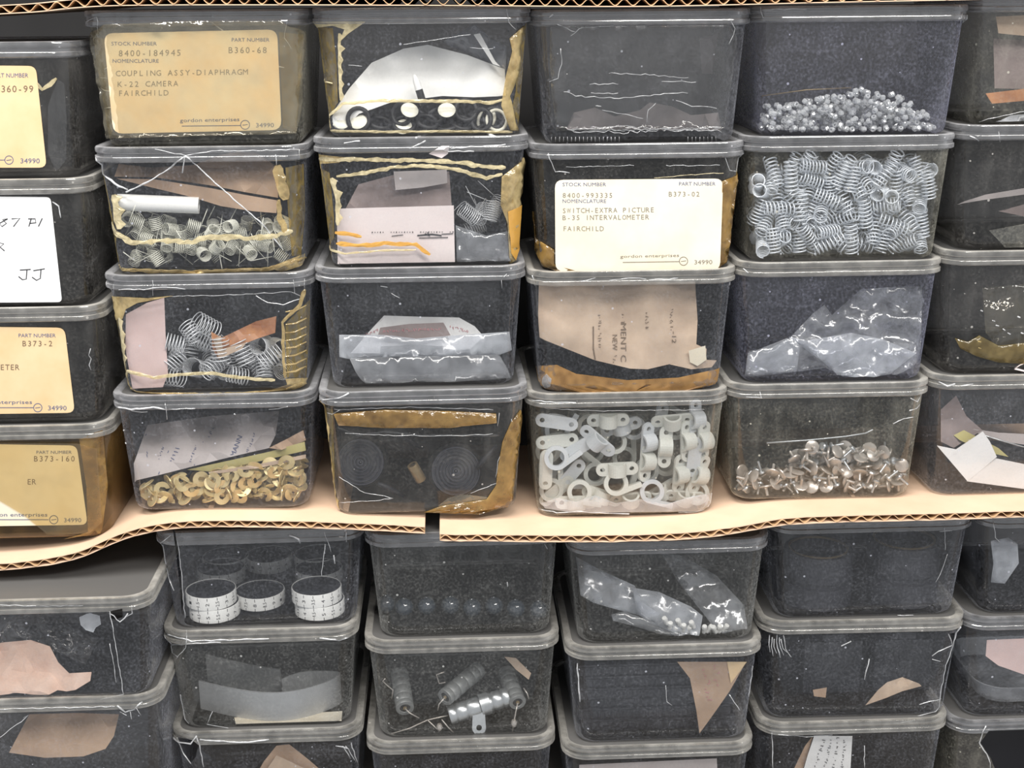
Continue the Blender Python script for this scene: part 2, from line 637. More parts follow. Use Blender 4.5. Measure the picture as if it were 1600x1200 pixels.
def scribble(x, y, w, h, turn=0.0, seed=0, gap=0.75):
    """Handwriting too faint to read: short unreadable pen strokes along a line."""
    rs = random.Random(seed * 31 + int(x))
    out, t = [], 0.0
    c, s_ = math.cos(turn), math.sin(turn)
    while t < w:
        pts = [(t + rs.uniform(0, h * 0.5), -rs.uniform(0, h)) for _ in range(rs.choice((2, 3, 3)))]
        out.append(stroke_px([(x + a * c - q * s_, y + a * s_ + q * c) for a, q in pts], 1.0))
        t += h * gap * rs.uniform(0.7, 1.3)
    return join_px(out)


def join_px(items):
    V, Fc = [], []
    for v, f in items:
        n = len(V)
        V += v
        Fc += [tuple(k + n for k in q) for q in f]
    return V, Fc


# ------------------------------------------------------------------ boxes
def rounded_ring(W, Dp, inset, z, r, seg=6):
    hw = W / 2 - inset
    y0, y1 = inset, Dp - inset
    r = min(r, hw * 0.9)
    pts = []
    for cx, cy, a0 in ((hw - r, y0 + r, -90), (hw - r, y1 - r, 0), (-hw + r, y1 - r, 90), (-hw + r, y0 + r, 180)):
        for k in range(seg + 1):
            a = R(a0 + 90 * k / seg)
            pts.append(Vector((cx + r * math.cos(a), cy + r * math.sin(a), z)))
    return pts


def ring_shell(rings, cap0=True, cap1=True):
    n = len(rings[0])
    verts = [p for ring_ in rings for p in ring_]
    faces = []
    for i in range(len(rings) - 1):
        for k in range(n):
            k2 = (k + 1) % n
            faces.append((i * n + k, i * n + k2, (i + 1) * n + k2, (i + 1) * n + k))
    if cap0:
        faces.append(tuple(range(n))[::-1])
    if cap1:
        faces.append(tuple((len(rings) - 1) * n + k for k in range(n)))
    return verts, faces


LIP, TAPER, LID_H, SEAT, WALL = 0.0030, 0.0062, 0.0048, 0.0016, 0.0018
DEPTH = 0.165
BOX = {}


def tub_shape(W, H, Dp):
    """The tapered tub: rings from the bottom up the outside, over the stepped lip and down the inside."""
    bi = LIP + TAPER
    g = lambda i, z, r: rounded_ring(W, Dp, i, z, r)
    rings = [g(bi + 0.010, 0.0, 0.012), g(bi + 0.0060, 0.0, 0.013), g(bi + 0.0032, 0.0010, 0.014), g(bi + 0.0012, 0.0030, 0.0145),
             g(bi + 0.0002, 0.0062, 0.015), g(LIP + 0.0005, H - 0.0085, 0.0185), g(LIP, H - 0.0068, 0.0187), g(0.0006, H - 0.0062, 0.0202),
             g(0.0, H - 0.0056, 0.0206), g(0.0, H - 0.0030, 0.0206), g(0.0003, H - 0.0026, 0.0204), g(0.0010, H - 0.0025, 0.0200), g(0.0010, H, 0.0200),
             g(0.0045, H, 0.0175), g(LIP + WALL, H - 0.0070, 0.017), g(bi + WALL, 0.0072, 0.0135), g(bi + WALL + 0.0012, 0.0042, 0.013),
             g(bi + WALL + 0.0035, 0.0026, 0.012), g(bi + 0.012, 0.0022, 0.011)]
    return ring_shell(rings)


def lid_shape(W, Dp):
    g = lambda i, z, r: rounded_ring(W, Dp, i, z, r)
    h = LID_H
    rings = [g(0.0066, h - SEAT - 0.0012, 0.016), g(0.0056, 0.0003, 0.0168), g(0.0050, 0.0, 0.0170), g(0.0008, 0.0, 0.0202), g(0.0002, 0.0005, 0.0205),
             g(0.0000, 0.0010, 0.0206), g(0.0000, h - 0.0014, 0.0206), g(0.0004, h - 0.0004, 0.0204), g(0.0011, h, 0.0200),
             g(0.0042, h, 0.0180), g(0.0052, h - 0.0004, 0.0172), g(0.0062, h - SEAT, 0.0164)]
    return ring_shell(rings)


class Box:
    def __init__(self, key, cx, yf, W, zb, zt, label, plastic, lid, rot=0.0, group=None, hole=None):
        self.key, self.cx, self.yf, self.W, self.zb, self.zt = key, cx, yf, W, zb, zt
        self.H = zt - LID_H - zb
        self.root = thing('storage_box', label, 'storage box', (cx, yf, zb), group)
        self.rot = rot
        rm = Matrix.Translation((0, DEPTH / 2, 0)) @ Matrix.Rotation(R(rot), 4, 'Z') @ Matrix.Translation((0, -DEPTH / 2, 0))
        v, f = tub_shape(W, self.H, DEPTH)
        v = [rm @ p for p in v]
        self.tub = link('tub', mesh_from('tub', v, f, plastic, 38), self.root)
        self.tub.data.materials.append(MATS['plastic_inner'])
        self.tub.data.materials.append(MATS['tub_floor'])
        self.tub.data.materials.append(MATS[lid])
        nr = 28
        for i, pl in enumerate(self.tub.data.polygons):
            if 13 * nr <= i < 18 * nr or i == 18 * nr + 1:
                pl.material_index = 1
            elif i < nr or i == 18 * nr:
                pl.material_index = 2
            elif 6 * nr <= i < 13 * nr:
                pl.material_index = 3
        base = Vector((cx, yf, zb))
        self.bvh = BVHTree.FromPolygons([p + base for p in v], f)
        v, f = lid_shape(W, DEPTH)
        v = [rm @ (p + Vector((0, 0, self.H))) for p in v]
        self.lid = link('lid', mesh_from('lid', v, f, lid, 38), self.root)
        self.lid.data.materials.append(MATS['plastic_inner'])
        self.lid.data.materials.append(MATS['lid_plate'])
        for i, pl in enumerate(self.lid.data.polygons):
            if i < 2 * nr or i == 11 * nr:
                pl.material_index = 1
            elif i == 11 * nr + 1:
                pl.material_index = 2
        self.bvh_lid = BVHTree.FromPolygons([p + base for p in v], f)
        self.floor = zb + 0.0024
        # the plane of the front wall (outer side)
        sl = (TAPER - 0.0003) / (self.H - 0.0147)
        self.n = Vector((0, -1, -sl)).normalized()
        self.p0 = Vector((cx, yf + LIP + 0.0005, zb + self.H - 0.0085))
        BOX[key] = self

    def pt(self, px, py, d=0.0):
        """Pixel to a point d metres behind the outer face of the front wall."""
        r_ = ray(px, py)
        p0 = self.p0 + Vector((0, d, 0))
        return CAM_POS + r_ * ((p0 - CAM_POS).dot(self.n) / r_.dot(self.n))

    def surf(self, px, py, off=0.0002, lid=False):
        """Pixel to a point on the outside of the tub (or of whichever of tub and lid comes first)."""
        mid = 800 + F_PX * (M3.transposed() @ (Vector((self.cx, self.yf, self.zt)) - CAM_POS)).x / -(M3.transposed() @ (Vector((self.cx, self.yf, self.zt)) - CAM_POS)).z
        for _ in range(25):
            r_ = ray(px, py)
            hit = self.bvh.ray_cast(CAM_POS, r_)
            if lid:
                h2 = self.bvh_lid.ray_cast(CAM_POS, r_)
                if h2[0] is not None and (hit[0] is None or h2[3] < hit[3]):
                    hit = h2
            if hit[0] is not None and hit[0].y < self.yf + 0.075 and hit[0].z < self.zt + 0.0002:
                break
            px += 1.5 if px < mid else -1.5
            if hit[0] is None and (CAM_POS + r_ * ((self.yf - CAM_POS.y) / r_.y)).z > self.zt - 0.003:
                py += 1.0
        if hit[0] is None:
            return self.pt(px, py, 0.0) + self.n * off
        nn = hit[1]
        if nn.dot(r_) > 0:
            nn = -nn
        return hit[0] + nn * off

    # ---- things on the box
    def decal(self, name, poly, mat, off=0.0002, thick=0.0002, step=14, parent=None, lid=False, label=None, smooth=30, lift=0.0, flat=False):
        p2, tris, _ = fill_2d([q[:2] for q in poly], step)
        fr, bk = [], []
        for x, y in p2:
            e = lift * (0.5 + noise.noise(Vector((x * 0.06, y * 0.06, len(name))))) if lift else 0
            if flat:
                fr.append(self.pt(x, y, -off - thick))
                bk.append(self.pt(x, y, -off))
                continue
            fr.append(self.surf(x, y, off + thick + max(0, e), lid))
            bk.append(self.surf(x, y, off, lid))
        v, f = thicken(fr, bk, tris)
        par = parent or self.root
        o = link(name, mesh_from(name, shift(v, self.root.location), f, mat, smooth), par)
        if label:
            o['label'] = label
        return o

    def ink(self, name, items, mat, parent, off=0.00055):
        V, Fc = join_px(items)
        v = [self.pt(x, y, -off) for x, y in V]
        return link(name, mesh_from(name, shift(v, self.root.location), Fc, mat), parent)

    def crack(self, pts, w=2.0, name='crack_line', mat='crack_glint_white', lid=True, parent=None, jit=0.8):
        """A pale fracture line, ridge or painted glint lying on the plastic."""
        pts = resample(pts, 7, closed=False)
        pts = [(x + random.uniform(-jit, jit), y + random.uniform(-jit, jit)) for x, y in pts]
        P = [self.surf(x, y, 0.00015, lid) for x, y in pts]
        s = 0.00047 * w * 0.30
        m = MB().tube(P, [s * random.uniform(0.6, 1.2) for _ in P], 5)
        return m.build(name, mat, parent or self.root, 0, self.root.location)

    def strip(self, line, w0, mat='tape_cream', name='tape_remnant', jag=0.5, teeth=None, lid=False, off=0.0002, thick=0.00018, lift=0.0):
        """A torn strip of old tape along a pixel line; teeth = (side, length) gives it a fringed edge."""
        c = resample(line, 6, closed=False)
        n = len(c)
        L, Rr = [], []
        for i, p in enumerate(c):
            a, b = np.array(c[max(0, i - 1)]), np.array(c[min(n - 1, i + 1)])
            t = (b - a) / (np.linalg.norm(b - a) + 1e-9)
            nx, ny = -t[1], t[0]
            wl = w0 * 0.34 * (1 + 1.3 * jag * noise.noise(Vector((i * 0.31, w0, line[0][0]))) + random.uniform(-jag, jag) * 0.6)
            wr = w0 * 0.34 * (1 + 1.3 * jag * noise.noise(Vector((i * 0.27, w0 + 9, line[0][1]))) + random.uniform(-jag, jag) * 0.6)
            wl, wr = max(wl, 0.6), max(wr, 0.6)
            if teeth and i % 3 == 1:
                if teeth[0] > 0:
                    wl += teeth[1] * random.uniform(0.4, 1.1)
                else:
                    wr += teeth[1] * random.uniform(0.4, 1.1)
            if i in (0, n - 1):
                wl *= 0.5
                wr *= 0.5
            L.append((p[0] + nx * wl, p[1] + ny * wl))
            Rr.append((p[0] - nx * wr, p[1] - ny * wr))
        return self.band(name, L, Rr, mat, off, thick, lid, lift)

    def band(self, name, L, Rr, mat, off=0.0003, thick=0.0003, lid=False, lift=0.0):
        n = len(L)
        fr, bk = [], []
        for a, b in zip(L, Rr):
            m_ = ((a[0] + b[0]) / 2, (a[1] + b[1]) / 2)
            t_ = random.uniform(0.25, 0.75)
            m_ = (a[0] * t_ + b[0] * (1 - t_), a[1] * t_ + b[1] * (1 - t_))
            for q, h in ((a, random.uniform(0, 0.0002)), (m_, random.uniform(0, 0.0005)), (b, random.uniform(0, 0.0002))):
                fr.append(self.surf(q[0], q[1], off + thick + h, lid))
                bk.append(self.surf(q[0], q[1], off, lid))
        tris = []
        for i in range(n - 1):
            for k in range(2):
                a = i * 3 + k
                tris.append((a, a + 1, a + 4, a + 3))
        v, f = thicken(fr, bk, tris)
        return link(name, mesh_from(name, shift(v, self.root.location), f, mat), self.root)

    # ---- things inside the box
    def sheet(self, poly, thick=0.0003, step=16, amp=0.0015, freq=0.03, seed=0, ridge=False):
        """A sheet of paper or film: pixel outline with a depth for each corner, gently waved or crumpled."""
        p2, tris, ds = fill_2d(poly, step, 0.4 if ridge else 0.2)
        fr, bk = [], []
        for (x, y), d in zip(p2, ds):
            q = Vector((x * freq, y * freq, seed * 7.3))
            if ridge:
                e = amp * (2 * abs(noise.noise(q)) + abs(noise.noise(q * 2.3)) * 0.8 - 0.5)
            else:
                e = amp * (noise.noise(q) + 0.4 * noise.noise(q * 2.1))
            d2 = max(0.0030, d + e)
            fr.append(self.pt(x, y, d2))
            bk.append(self.pt(x, y, d2 + thick))
        # keep clear of the floor of the box
        fl = self.floor + 0.0004
        for L in (fr, bk):
            for p in L:
                p.z = min(max(p.z, fl), self.zt - LID_H - 0.001)
                hw = self.W / 2 - LIP - TAPER * max(0.0, min(1.0, (self.zt - p.z) / self.H)) - WALL - 0.0012
                p.x = min(max(p.x, self.cx - hw), self.cx + hw)
        return thicken(fr, bk, tris)

    def put_sheet(self, name, poly, mat, label, cat, group=None, smooth=25, **kw):
        v, f = self.sheet(poly, **kw)
        lo = min(v, key=lambda p: p.z)
        org = Vector((sum(p.x for p in v) / len(v), sum(p.y for p in v) / len(v), lo.z))
        o = link(name, mesh_from(name, shift(v, org), f, mat, smooth))
        o.location = org
        o['_org'] = list(org)
        tag(o, label, cat, group)
        return o

    def ink_in(self, name, items, mat, parent, d_of, lift=0.0007):
        """Writing on a sheet inside the box; found by casting at the sheet itself."""
        V, Fc = join_px(items)
        org = Vector(parent['_org'])
        me = parent.data
        bv = BVHTree.FromPolygons([v.co + org for v in me.vertices], [tuple(p.vertices) for p in me.polygons])
        vs = []
        for x, y in V:
            r_ = ray(x, y)
            h = bv.ray_cast(CAM_POS, r_)
            vs.append((h[0] - r_ * lift) if h[0] is not None else self.pt(x, y, d_of))
        return link(name, mesh_from(name, shift(vs, org), Fc, mat), parent)


# upper shelf and lower shelf: (left x, right x, y of the rim's top line) in pixels of the photograph
SPEC = {}


def col_spec(keys, rows):
    for k, r_ in zip(keys, rows):
        SPEC[k] = r_
# keys: upper u<column>r<row>, lower l<column>r<row>; value: (left, right, rim y, depth of the front)
col_spec(['u1r1', 'u1r2', 'u1r3', 'u1r4'], [(-243, 116, 66, -0.004), (-214, 137, 281, -0.006), (-186, 157, 482, -0.004), (-166, 170, 667, -0.004)])
col_spec(['u2r1', 'u2r2', 'u2r3', 'u2r4'], [(121, 480, 15, 0), (139, 481, 229, 0), (154, 487, 429, 0), (168, 492, 617, 0)])
col_spec(['u3r1', 'u3r2', 'u3r3', 'u3r4'], [(483, 832, 11, 0), (485, 828, 214, 0), (488, 823, 418, 0), (492, 824, 611, -0.006)])
col_spec(['u4r1', 'u4r2', 'u4r3', 'u4r4'], [(833, 1181, 14, 0), (828, 1171, 224, 0), (825, 1157, 423, 0), (822, 1144, 614, 0)])
col_spec(['u5r1', 'u5r2', 'u5r3', 'u5r4'], [(1183, 1527, 8, 0), (1164, 1505, 212, 0), (1154, 1483, 409, 0), (1140, 1463, 600, 0)])
col_spec(['u6r1', 'u6r2', 'u6r3', 'u6r4'], [(1530, 1880, -8, 0), (1502, 1840, 194, 0), (1478, 1806, 391, 0), (1459, 1780, 586, 0)])
col_spec(['lAr1', 'lAr2'], [(-100, 234, 938, -0.050), (-78, 250, 1092, -0.042)])
col_spec(['lBr1', 'lBr2', 'lBr3'], [(234, 566, 829, 0.0), (248, 558, 985, 0.0), (262, 565, 1143, 0.0)])
col_spec(['lCr1', 'lCr2', 'lCr3'], [(567, 880, 833, 0.0), (567, 876, 1000, 0.0), (570, 870, 1158, 0.0)])
col_spec(['lDr1', 'lDr2', 'lDr3'], [(888, 1208, 845, -0.010), (885, 1197, 1010, -0.010), (880, 1183, 1166, -0.010)])
col_spec(['lEr1', 'lEr2', 'lEr3'], [(1206, 1531, 812, 0.0), (1193, 1518, 970, 0.0), (1188, 1490, 1128, 0.0)])
col_spec(['lFr1', 'lFr2', 'lFr3'], [(1535, 1850, 803, 0.0), (1510, 1820, 963, 0.0), (1487, 1790, 1125, 0.0)])


def top_z(k):
    l, r_, y, yf = SPEC[k]
    return on_y((l + r_) / 2, y, yf).z


# ------------------------------------------------------------------ the shelf
Z_BOARD = min(top_z(k) for k in ('lBr3', 'lCr3', 'lDr3', 'lEr3', 'lFr3')) - 0.094
Y_BACK = 0.30


def struct(name, me):
    o = link(name, me)
    o['kind'] = 'structure'
    return o


X0, X1, ZTOP = -0.95, 0.95, 1.95
wb = MB().box(0, Y_BACK + 0.01, (ZTOP + Z_BOARD) / 2, X1 - X0 + 0.04, 0.02, ZTOP - Z_BOARD + 0.06)
struct('wall_back', wb.mesh('wall_back', 'back_dark'))
for nm, x in (('wall_left', X0 - 0.01), ('wall_right', X1 + 0.01)):
    struct(nm, MB().box(x, (Y_BACK - 0.06) / 2, (ZTOP + Z_BOARD) / 2, 0.02, Y_BACK + 0.06, ZTOP - Z_BOARD).mesh(nm, 'back_dark'))
struct('shelf_floor', MB().box(0, 0.10, Z_BOARD - 0.012, X1 - X0, 0.40, 0.024).mesh('shelf_floor', 'board_grey'))['kind'] = 'structure'
struct('ceiling', MB().box(0, 0.14, ZTOP + 0.01, X1 - X0, 0.34, 0.02).mesh('ceiling', 'back_dark'))


# ------------------------------------------------------------------ corrugated cardboard
def interp(line, x):
    xs = [p[0] for p in line]
    ys = [p[1] for p in line]
    return float(np.interp(x, xs, ys))


SHEETS = {}


def cardboard(label, edge_px, yfront, yback, key, t=0.0058, pitch=0.0125, wob=0.0012):
    """Two liners with a wave of fluting between them; edge_px follows the middle of the front edge."""
    pts = [on_y(x, y, yfront) for x, y in smooth_poly(edge_px, 2, closed=False)]
    line = sorted((p.x, p.z) for p in pts)
    x0, x1 = line[0][0], line[-1][0]
    n = int((x1 - x0) / 0.004)
    xs = [x0 + (x1 - x0) * i / n for i in range(n + 1)]
    zc = interp(line, (x0 + x1) / 2)
    root = thing('cardboard_sheet', label, 'cardboard', ((x0 + x1) / 2, yfront, zc))

    def slab(name, zo0, zo1, seed, xs_, zfun):
        v, f = [], []
        for i, x in enumerate(xs_):
            yj = yfront + wob * noise.noise(Vector((x * 60, seed * 3.1, 0))) + wob * 0.6 * noise.noise(Vector((x * 230, seed * 5.1, 0)))
            for yy in (yj, yback):
                z = zfun(x)
                v += [Vector((x, yy, z + zo1)), Vector((x, yy, z + zo0))]
        for i in range(len(xs_) - 1):
            a, b = i * 4, i * 4 + 4
            f += [(a, b, b + 2, a + 2), (a + 1, a + 3, b + 3, b + 1), (a, a + 1, b + 1, b), (a + 2, b + 2, b + 3, a + 3)]
        f += [(0, 2, 3, 1)]
        m = (len(xs_) - 1) * 4
        f += [(m, m + 1, m + 3, m + 2)]
        return link(name, mesh_from(name, shift(v, root.location), f, 'cardboard_flute' if name == 'fluting' else 'cardboard_face', 20), root)
    base = lambda x: interp(line, x)
    slab('top_liner', t / 2 - 0.0006, t / 2, 1, xs, base)
    slab('bottom_liner', -t / 2, -t / 2 + 0.0006, 2, xs, base)
    nf = int((x1 - x0) / pitch * 10)
    fx = [x0 + (x1 - x0) * i / nf for i in range(nf + 1)]
    amp = t / 2 - 0.0009
    slab('fluting', -0.0003, 0.0003, 3, fx, lambda x: interp(line, x) + amp * math.sin(2 * math.pi * (x - x0) / pitch + 1.5 * noise.noise(Vector((x * 9, 0, 0)))))
    SHEETS[key] = (line, t)
    return root


cardboard('corrugated cardboard sheet lying on top of the highest row of boxes',
          [(-260, 30), (-120, 22), (0, 15), (60, 12), (115, 5), (200, 1), (480, 1), (700, 2), (830, 3), (1000, 4), (1150, 1), (1300, -3), (1530, -7), (1700, -12), (1900, -14)],
          -0.010, 0.20, 'top', t=0.0062)
cardboard('sagging corrugated cardboard sheet under the brass washers, torn off beside the gap',
          [(-320, 897), (-100, 892), (0, 886), (60, 881), (125, 868), (165, 849), (200, 835), (235, 826), (285, 819), (390, 818), (525, 821), (664, 828)],
          -0.012, 0.20, 'left')
cardboard('corrugated cardboard sheet under the white clamps, dipping between two columns of boxes',
          [(687, 840), (800, 841), (900, 842), (1000, 841), (1090, 837), (1160, 827), (1225, 814), (1345, 810), (1450, 808), (1600, 803), (1900, 795)],
          -0.026, 0.20, 'right')


def sheet_top(key, xa, xb):
    line, t = SHEETS[key]
    return max(interp(line, xa + (xb - xa) * i / 20) for i in range(21)) + t / 2


LABEL = {
    'u1r1': 'clear box with a tan paper label reading 360-99, top of its stack',
    'u1r2': 'clear box with the white handwritten label ending in JJ',
    'u1r3': 'clear box with the tan label reading B373-2',
    'u1r4': 'rust stained clear box with the tan label reading B373-160',
    'u2r1': 'clear box with a wrinkled taped-over label reading COUPLING ASSY-DIAPHRAGM',
    'u2r2': 'clear box with a broken front, brown papers and small springs with wire tails inside',
    'u2r3': 'clear taped box with a pink paper and large loose wire springs inside',
    'u2r4': 'clear box of brass clips standing at the end of the sagging cardboard',
    'u3r1': 'clear taped box with a white paper bag above black rubber rings',
    'u3r2': 'clear taped box with a pale pink paper across its front and springs beside it',
    'u3r3': 'clear box holding a flat plastic bag with red printing',
    'u3r4': 'amber taped box with two dark ribbed discs inside',
    'u4r1': 'almost empty clear box with a wrinkled film stuck over its front',
    'u4r2': 'clear box with the cream label reading SWITCH-EXTRA PICTURE',
    'u4r3': 'clear box holding a brown paper bag above a rusty bottom',
    'u4r4': 'cloudy clear box full of white plastic clamps',
    'u5r1': 'clear box with a heap of small transparent beads on its bottom',
    'u5r2': 'cloudy clear box filled with bright coil springs',
    'u5r3': 'clear box holding a crumpled transparent plastic bag',
    'u5r4': 'grimy clear box with loose metal studs at its bottom',
    'u6r1': 'clear box with pinkish papers inside, beside the box of transparent beads',
    'u6r2': 'dark clear box with a curved grey paper edge, beside the bright coil springs',
    'u6r3': 'dark clear box with a yellowed shiny film inside, beside the crumpled plastic bag',
    'u6r4': 'clear box with a folded white paper band, beside the box of metal studs',
    'lAr1': 'clear box with a peach coloured leather piece, jutting out under the sagging cardboard',
    'lAr2': 'clear box with a brown paper card, under the box of peach leather',
    'lBr1': 'cracked clear box holding black discs with white numbered scale rims',
    'lBr2': 'clear box with a bent steel strip standing inside',
    'lBr3': 'clear box with a broken corner and a brown folded paper, under the bent steel strip',
    'lCr1': 'dusty clear box with a row of dark shiny balls at its back',
    'lCr2': 'clear box with loose metal capacitors and wire leads inside',
    'lCr3': 'clear box directly under the box of capacitors, only its rim showing',
    'lDr1': 'clear box with folded bluish plastic bags inside',
    'lDr2': 'clear box with black bars and a brown paper corner inside',
    'lDr3': 'clear box with a grey card inside, under the box of black bars',
    'lEr1': 'clear box with dark round lens housings inside, topmost of its stack',
    'lEr2': 'clear box with a split front corner and torn tan papers in dark contents',
    'lEr3': 'clear box with a handwritten white paper strip inside',
    'lFr1': 'clear box with a bluish plastic wrap, beside the box of lens housings',
    'lFr2': 'clear box with a pinkish paper above a shallow clear tray',
    'lFr3': 'yellowed clear box with a broken black opening in its front',
}
PLAST = {'u1r1': 'plastic_dark', 'u1r2': 'plastic_dark', 'u1r3': 'plastic_dark', 'u1r4': 'plastic_rusty', 'u2r1': 'plastic_grimy', 'u2r2': 'plastic_clear', 'u2r3': 'plastic_clear',
         'u3r4': 'plastic_dark', 'u4r1': 'plastic_clear', 'u5r1': 'plastic_blue', 'u5r3': 'plastic_blue', 'u3r3': 'plastic_clear', 'u4r2': 'plastic_dark', 'u4r4': 'plastic_grimy', 'u5r2': 'plastic_grimy', 'u5r4': 'plastic_grimy',
         'u6r1': 'plastic_grimy', 'u6r2': 'plastic_dark', 'u6r3': 'plastic_dark', 'lCr1': 'plastic_dusty', 'lCr2': 'plastic_dusty', 'lDr1': 'plastic_dusty', 'lAr1': 'plastic_clear',
         'lBr2': 'plastic_dusty', 'lFr3': 'plastic_grimy'}
DULL = {'u4r3', 'u4r4', 'u5r3', 'u5r4', 'lBr2', 'lBr3', 'lCr2', 'lCr3', 'lDr2', 'lDr3', 'lEr2', 'lEr3', 'lAr1', 'lAr2', 'u1r3', 'u1r4', 'u6r3', 'u6r4', 'u1r2'}
ROT = {'u2r2': -0.6, 'u2r4': -0.5, 'u3r4': 1.0, 'lEr2': -0.8, 'u5r4': -0.5, 'lBr1': 0.6}


def make_box(k, zb):
    l, r_, y, yf = SPEC[k]
    a, b = on_y(l, y, yf), on_y(r_, y, yf)
    zt = (a.z + b.z) / 2
    Box(k, (a.x + b.x) / 2, yf, (b - a).length, zb, zt, LABEL[k], PLAST.get(k, 'plastic_clear'), 'plastic_lid_dull' if k in DULL else 'plastic_lid', ROT.get(k, 0.0))
    return zt


for c, sheet_key in (('u1', 'left'), ('u2', 'left'), ('u3', 'left'), ('u4', 'right'), ('u5', 'right'), ('u6', 'right')):
    l, r_, y, yf = SPEC[c + 'r4']
    a, b = on_y(l, y, yf).x + 0.02, on_y(r_, y, yf).x - 0.02
    z = sheet_top(sheet_key, a, b)
    for row in (4, 3, 2, 1):
        zt = make_box(f'{c}r{row}', z)
        z = zt - SEAT
for c, rows in (('lA', (2, 1)), ('lB', (3, 2, 1)), ('lC', (3, 2, 1)), ('lD', (3, 2, 1)), ('lE', (3, 2, 1)), ('lF', (3, 2, 1))):
    z = Z_BOARD
    for row in rows:
        zt = make_box(f'{c}r{row}', z)
        z = zt - SEAT


# ------------------------------------------------------------------ labels, tape and cracks on the boxes
def paper_label(box, quad, r_, mat, groups, label=None, step=30):
    o = box.decal('paper_label', round_quad(quad, r_), mat, off=0.0005, thick=0.0002, step=step, label=label, flat=True)
    for m, items in groups:
        box.ink('lettering', items, m, o, 0.00085)
    return o


def slit(line, w):
    up = [(x - w / 2 * (0.4 + 0.6 * ((i * 7) % 3) / 2), y) for i, (x, y) in enumerate(line)]
    dn = [(x + w / 2, y) for x, y in line]
    return up + dn[::-1]


def cut_hole(box, poly):
    """Breaks a real opening through the front wall of a tub (and the lid edge above it)."""
    n = len(poly)
    near, far = [], []
    for x, y in poly:
        p = box.surf(x, y, 0.0, True)
        d = ray(x, y)
        near.append(p - d * 0.012)
        far.append(p + d * 0.012)
    m = MB().add(near + far, [tuple(range(n)), tuple(range(2 * n - 1, n - 1, -1))] + [(i, i + n, (i + 1) % n + n, (i + 1) % n) for i in range(n)])
    me = m.mesh('cutter', 'plastic_inner', None, (0, 0, 0))
    bm = bmesh.new()
    bm.from_mesh(me)
    bmesh.ops.recalc_face_normals(bm, faces=bm.faces)
    bm.to_mesh(me)
    bm.free()
    cutter = link('cutter', me)
    for o in (box.tub, box.lid):
        md = o.modifiers.new('break', 'BOOLEAN')
        md.operation = 'DIFFERENCE'
        md.solver = 'EXACT'
        md.object = cutter
        bpy.context.view_layer.update()
        new = bpy.data.meshes.new_from_object(o.evaluated_get(bpy.context.evaluated_depsgraph_get()))
        o.modifiers.remove(md)
        if len(new.polygons) > 50:
            o.data = new
    bpy.data.objects.remove(cutter)


T = text_px
S = stroke_px


def maker_line(x0, x1, y, cx, cy, r_, num, nx0, nx1, ny, h, slope=0.0):
    return [S([(x0, y), (x1, y + (x1 - x0) * slope)], 1.1), S(arc_px(cx, cy, r_, r_), 1.1), S([(cx - 4, cy + 0.5), (cx + 4, cy - 0.5)], 1.0),
            T(num, nx0, ny, nx1 - nx0, h, slope=slope)]


b = BOX['u1r1']
paper_label(b, [(-190, 101), (56, 103), (73, 262), (-180, 262)], 12, 'paper_tan', [
    ('ink_blue', [T('PART NUMBER', -14, 121, 58, 7)] + maker_line(-90, 8, 250, 14, 250, 6.5, '34990', 32, 62, 255, 8)),
    ('ink_brown', [T('B360-99', -8, 144, 61, 11, True)])])
b.strip([(58, 130), (66, 140), (78, 132), (88, 122)], 9, 'tape_cream', jag=0.6)
b.decal('scuffed_film', [(75, 165), (90, 124), (100, 130), (104, 190), (103, 250), (88, 268), (75, 240)], 'film_clear', step=10)
b = BOX['u1r2']
paper_label(b, [(-190, 305), (79, 308), (97, 472), (-180, 474)], 7, 'paper_white', [
    ('ink_black', [S(p, 1.7) for p in (
        [(-14, 342), (-4, 340), (-8, 346), (-2, 350), (-13, 355)], [(12, 342), (4, 343), (10, 349), (3, 354), (-1, 349), (12, 342)], [(18, 342), (31, 341), (21, 354)],
        [(45, 354), (49, 341)], [(44, 342), (55, 342), (56, 348), (47, 349)], [(66, 341), (60, 354)],
        [(-6, 392), (-2, 379), (6, 381), (0, 386), (7, 392)],
        [(31, 422), (48, 421)], [(42, 422), (41, 436), (35, 437), (29, 432)], [(52, 423), (70, 420)], [(64, 421), (63, 435), (57, 438), (50, 433)])])])
b.strip([(82, 315), (92, 322), (95, 340)], 2.5, 'crack_glint_white', name='scratch', jag=0.3)
b = BOX['u1r3']
paper_label(b, [(-170, 509), (101, 512), (117, 645), (-160, 649)], 12, 'paper_tan', [
    ('ink_blue', [T('PART NUMBER', 29, 527, 58, 6), T('gordon enterprises', -56, 631, 106, 6)] + maker_line(-50, 52, 637, 59, 637, 6.5, '34990', 75, 104, 641, 7.5)),
    ('ink_brown', [T('B373-2', 34, 541, 49, 9, True), T('INTERVALOMETER', -78, 578, 109, 9, True)])])
b.crack([(142, 545), (139, 555), (143, 560), (139, 570), (142, 578)], 2)
b = BOX['u1r4']
paper_label(b, [(-150, 692), (120, 696), (137, 820), (-140, 824)], 11, 'paper_cream', [
    ('ink_blue', [T('PART NUMBER', 57, 709, 55, 5), T('gordon enterprises', -26, 807, 100, 6)] + maker_line(-20, 76, 812, 84, 812, 6.5, '34990', 100, 127, 816, 7)),
    ('ink_brown', [T('B373-160', 52, 721, 66, 9, True), T('ER', 42, 757, 15, 9, True)])])
b.decal('yellowed_tape', [(-150, 690), (122, 692), (150, 700), (158, 815), (140, 832), (75, 834), (40, 805), (0, 781), (-60, 750)], 'film_amber', off=0.0013, thick=0.0002, step=18)
b.decal('rust_stain', [(124, 686), (160, 672), (168, 760), (158, 838), (138, 842), (135, 760)], 'tape_brown', step=10)
b.crack([(-20, 700), (20, 716)], 2, lid=False)

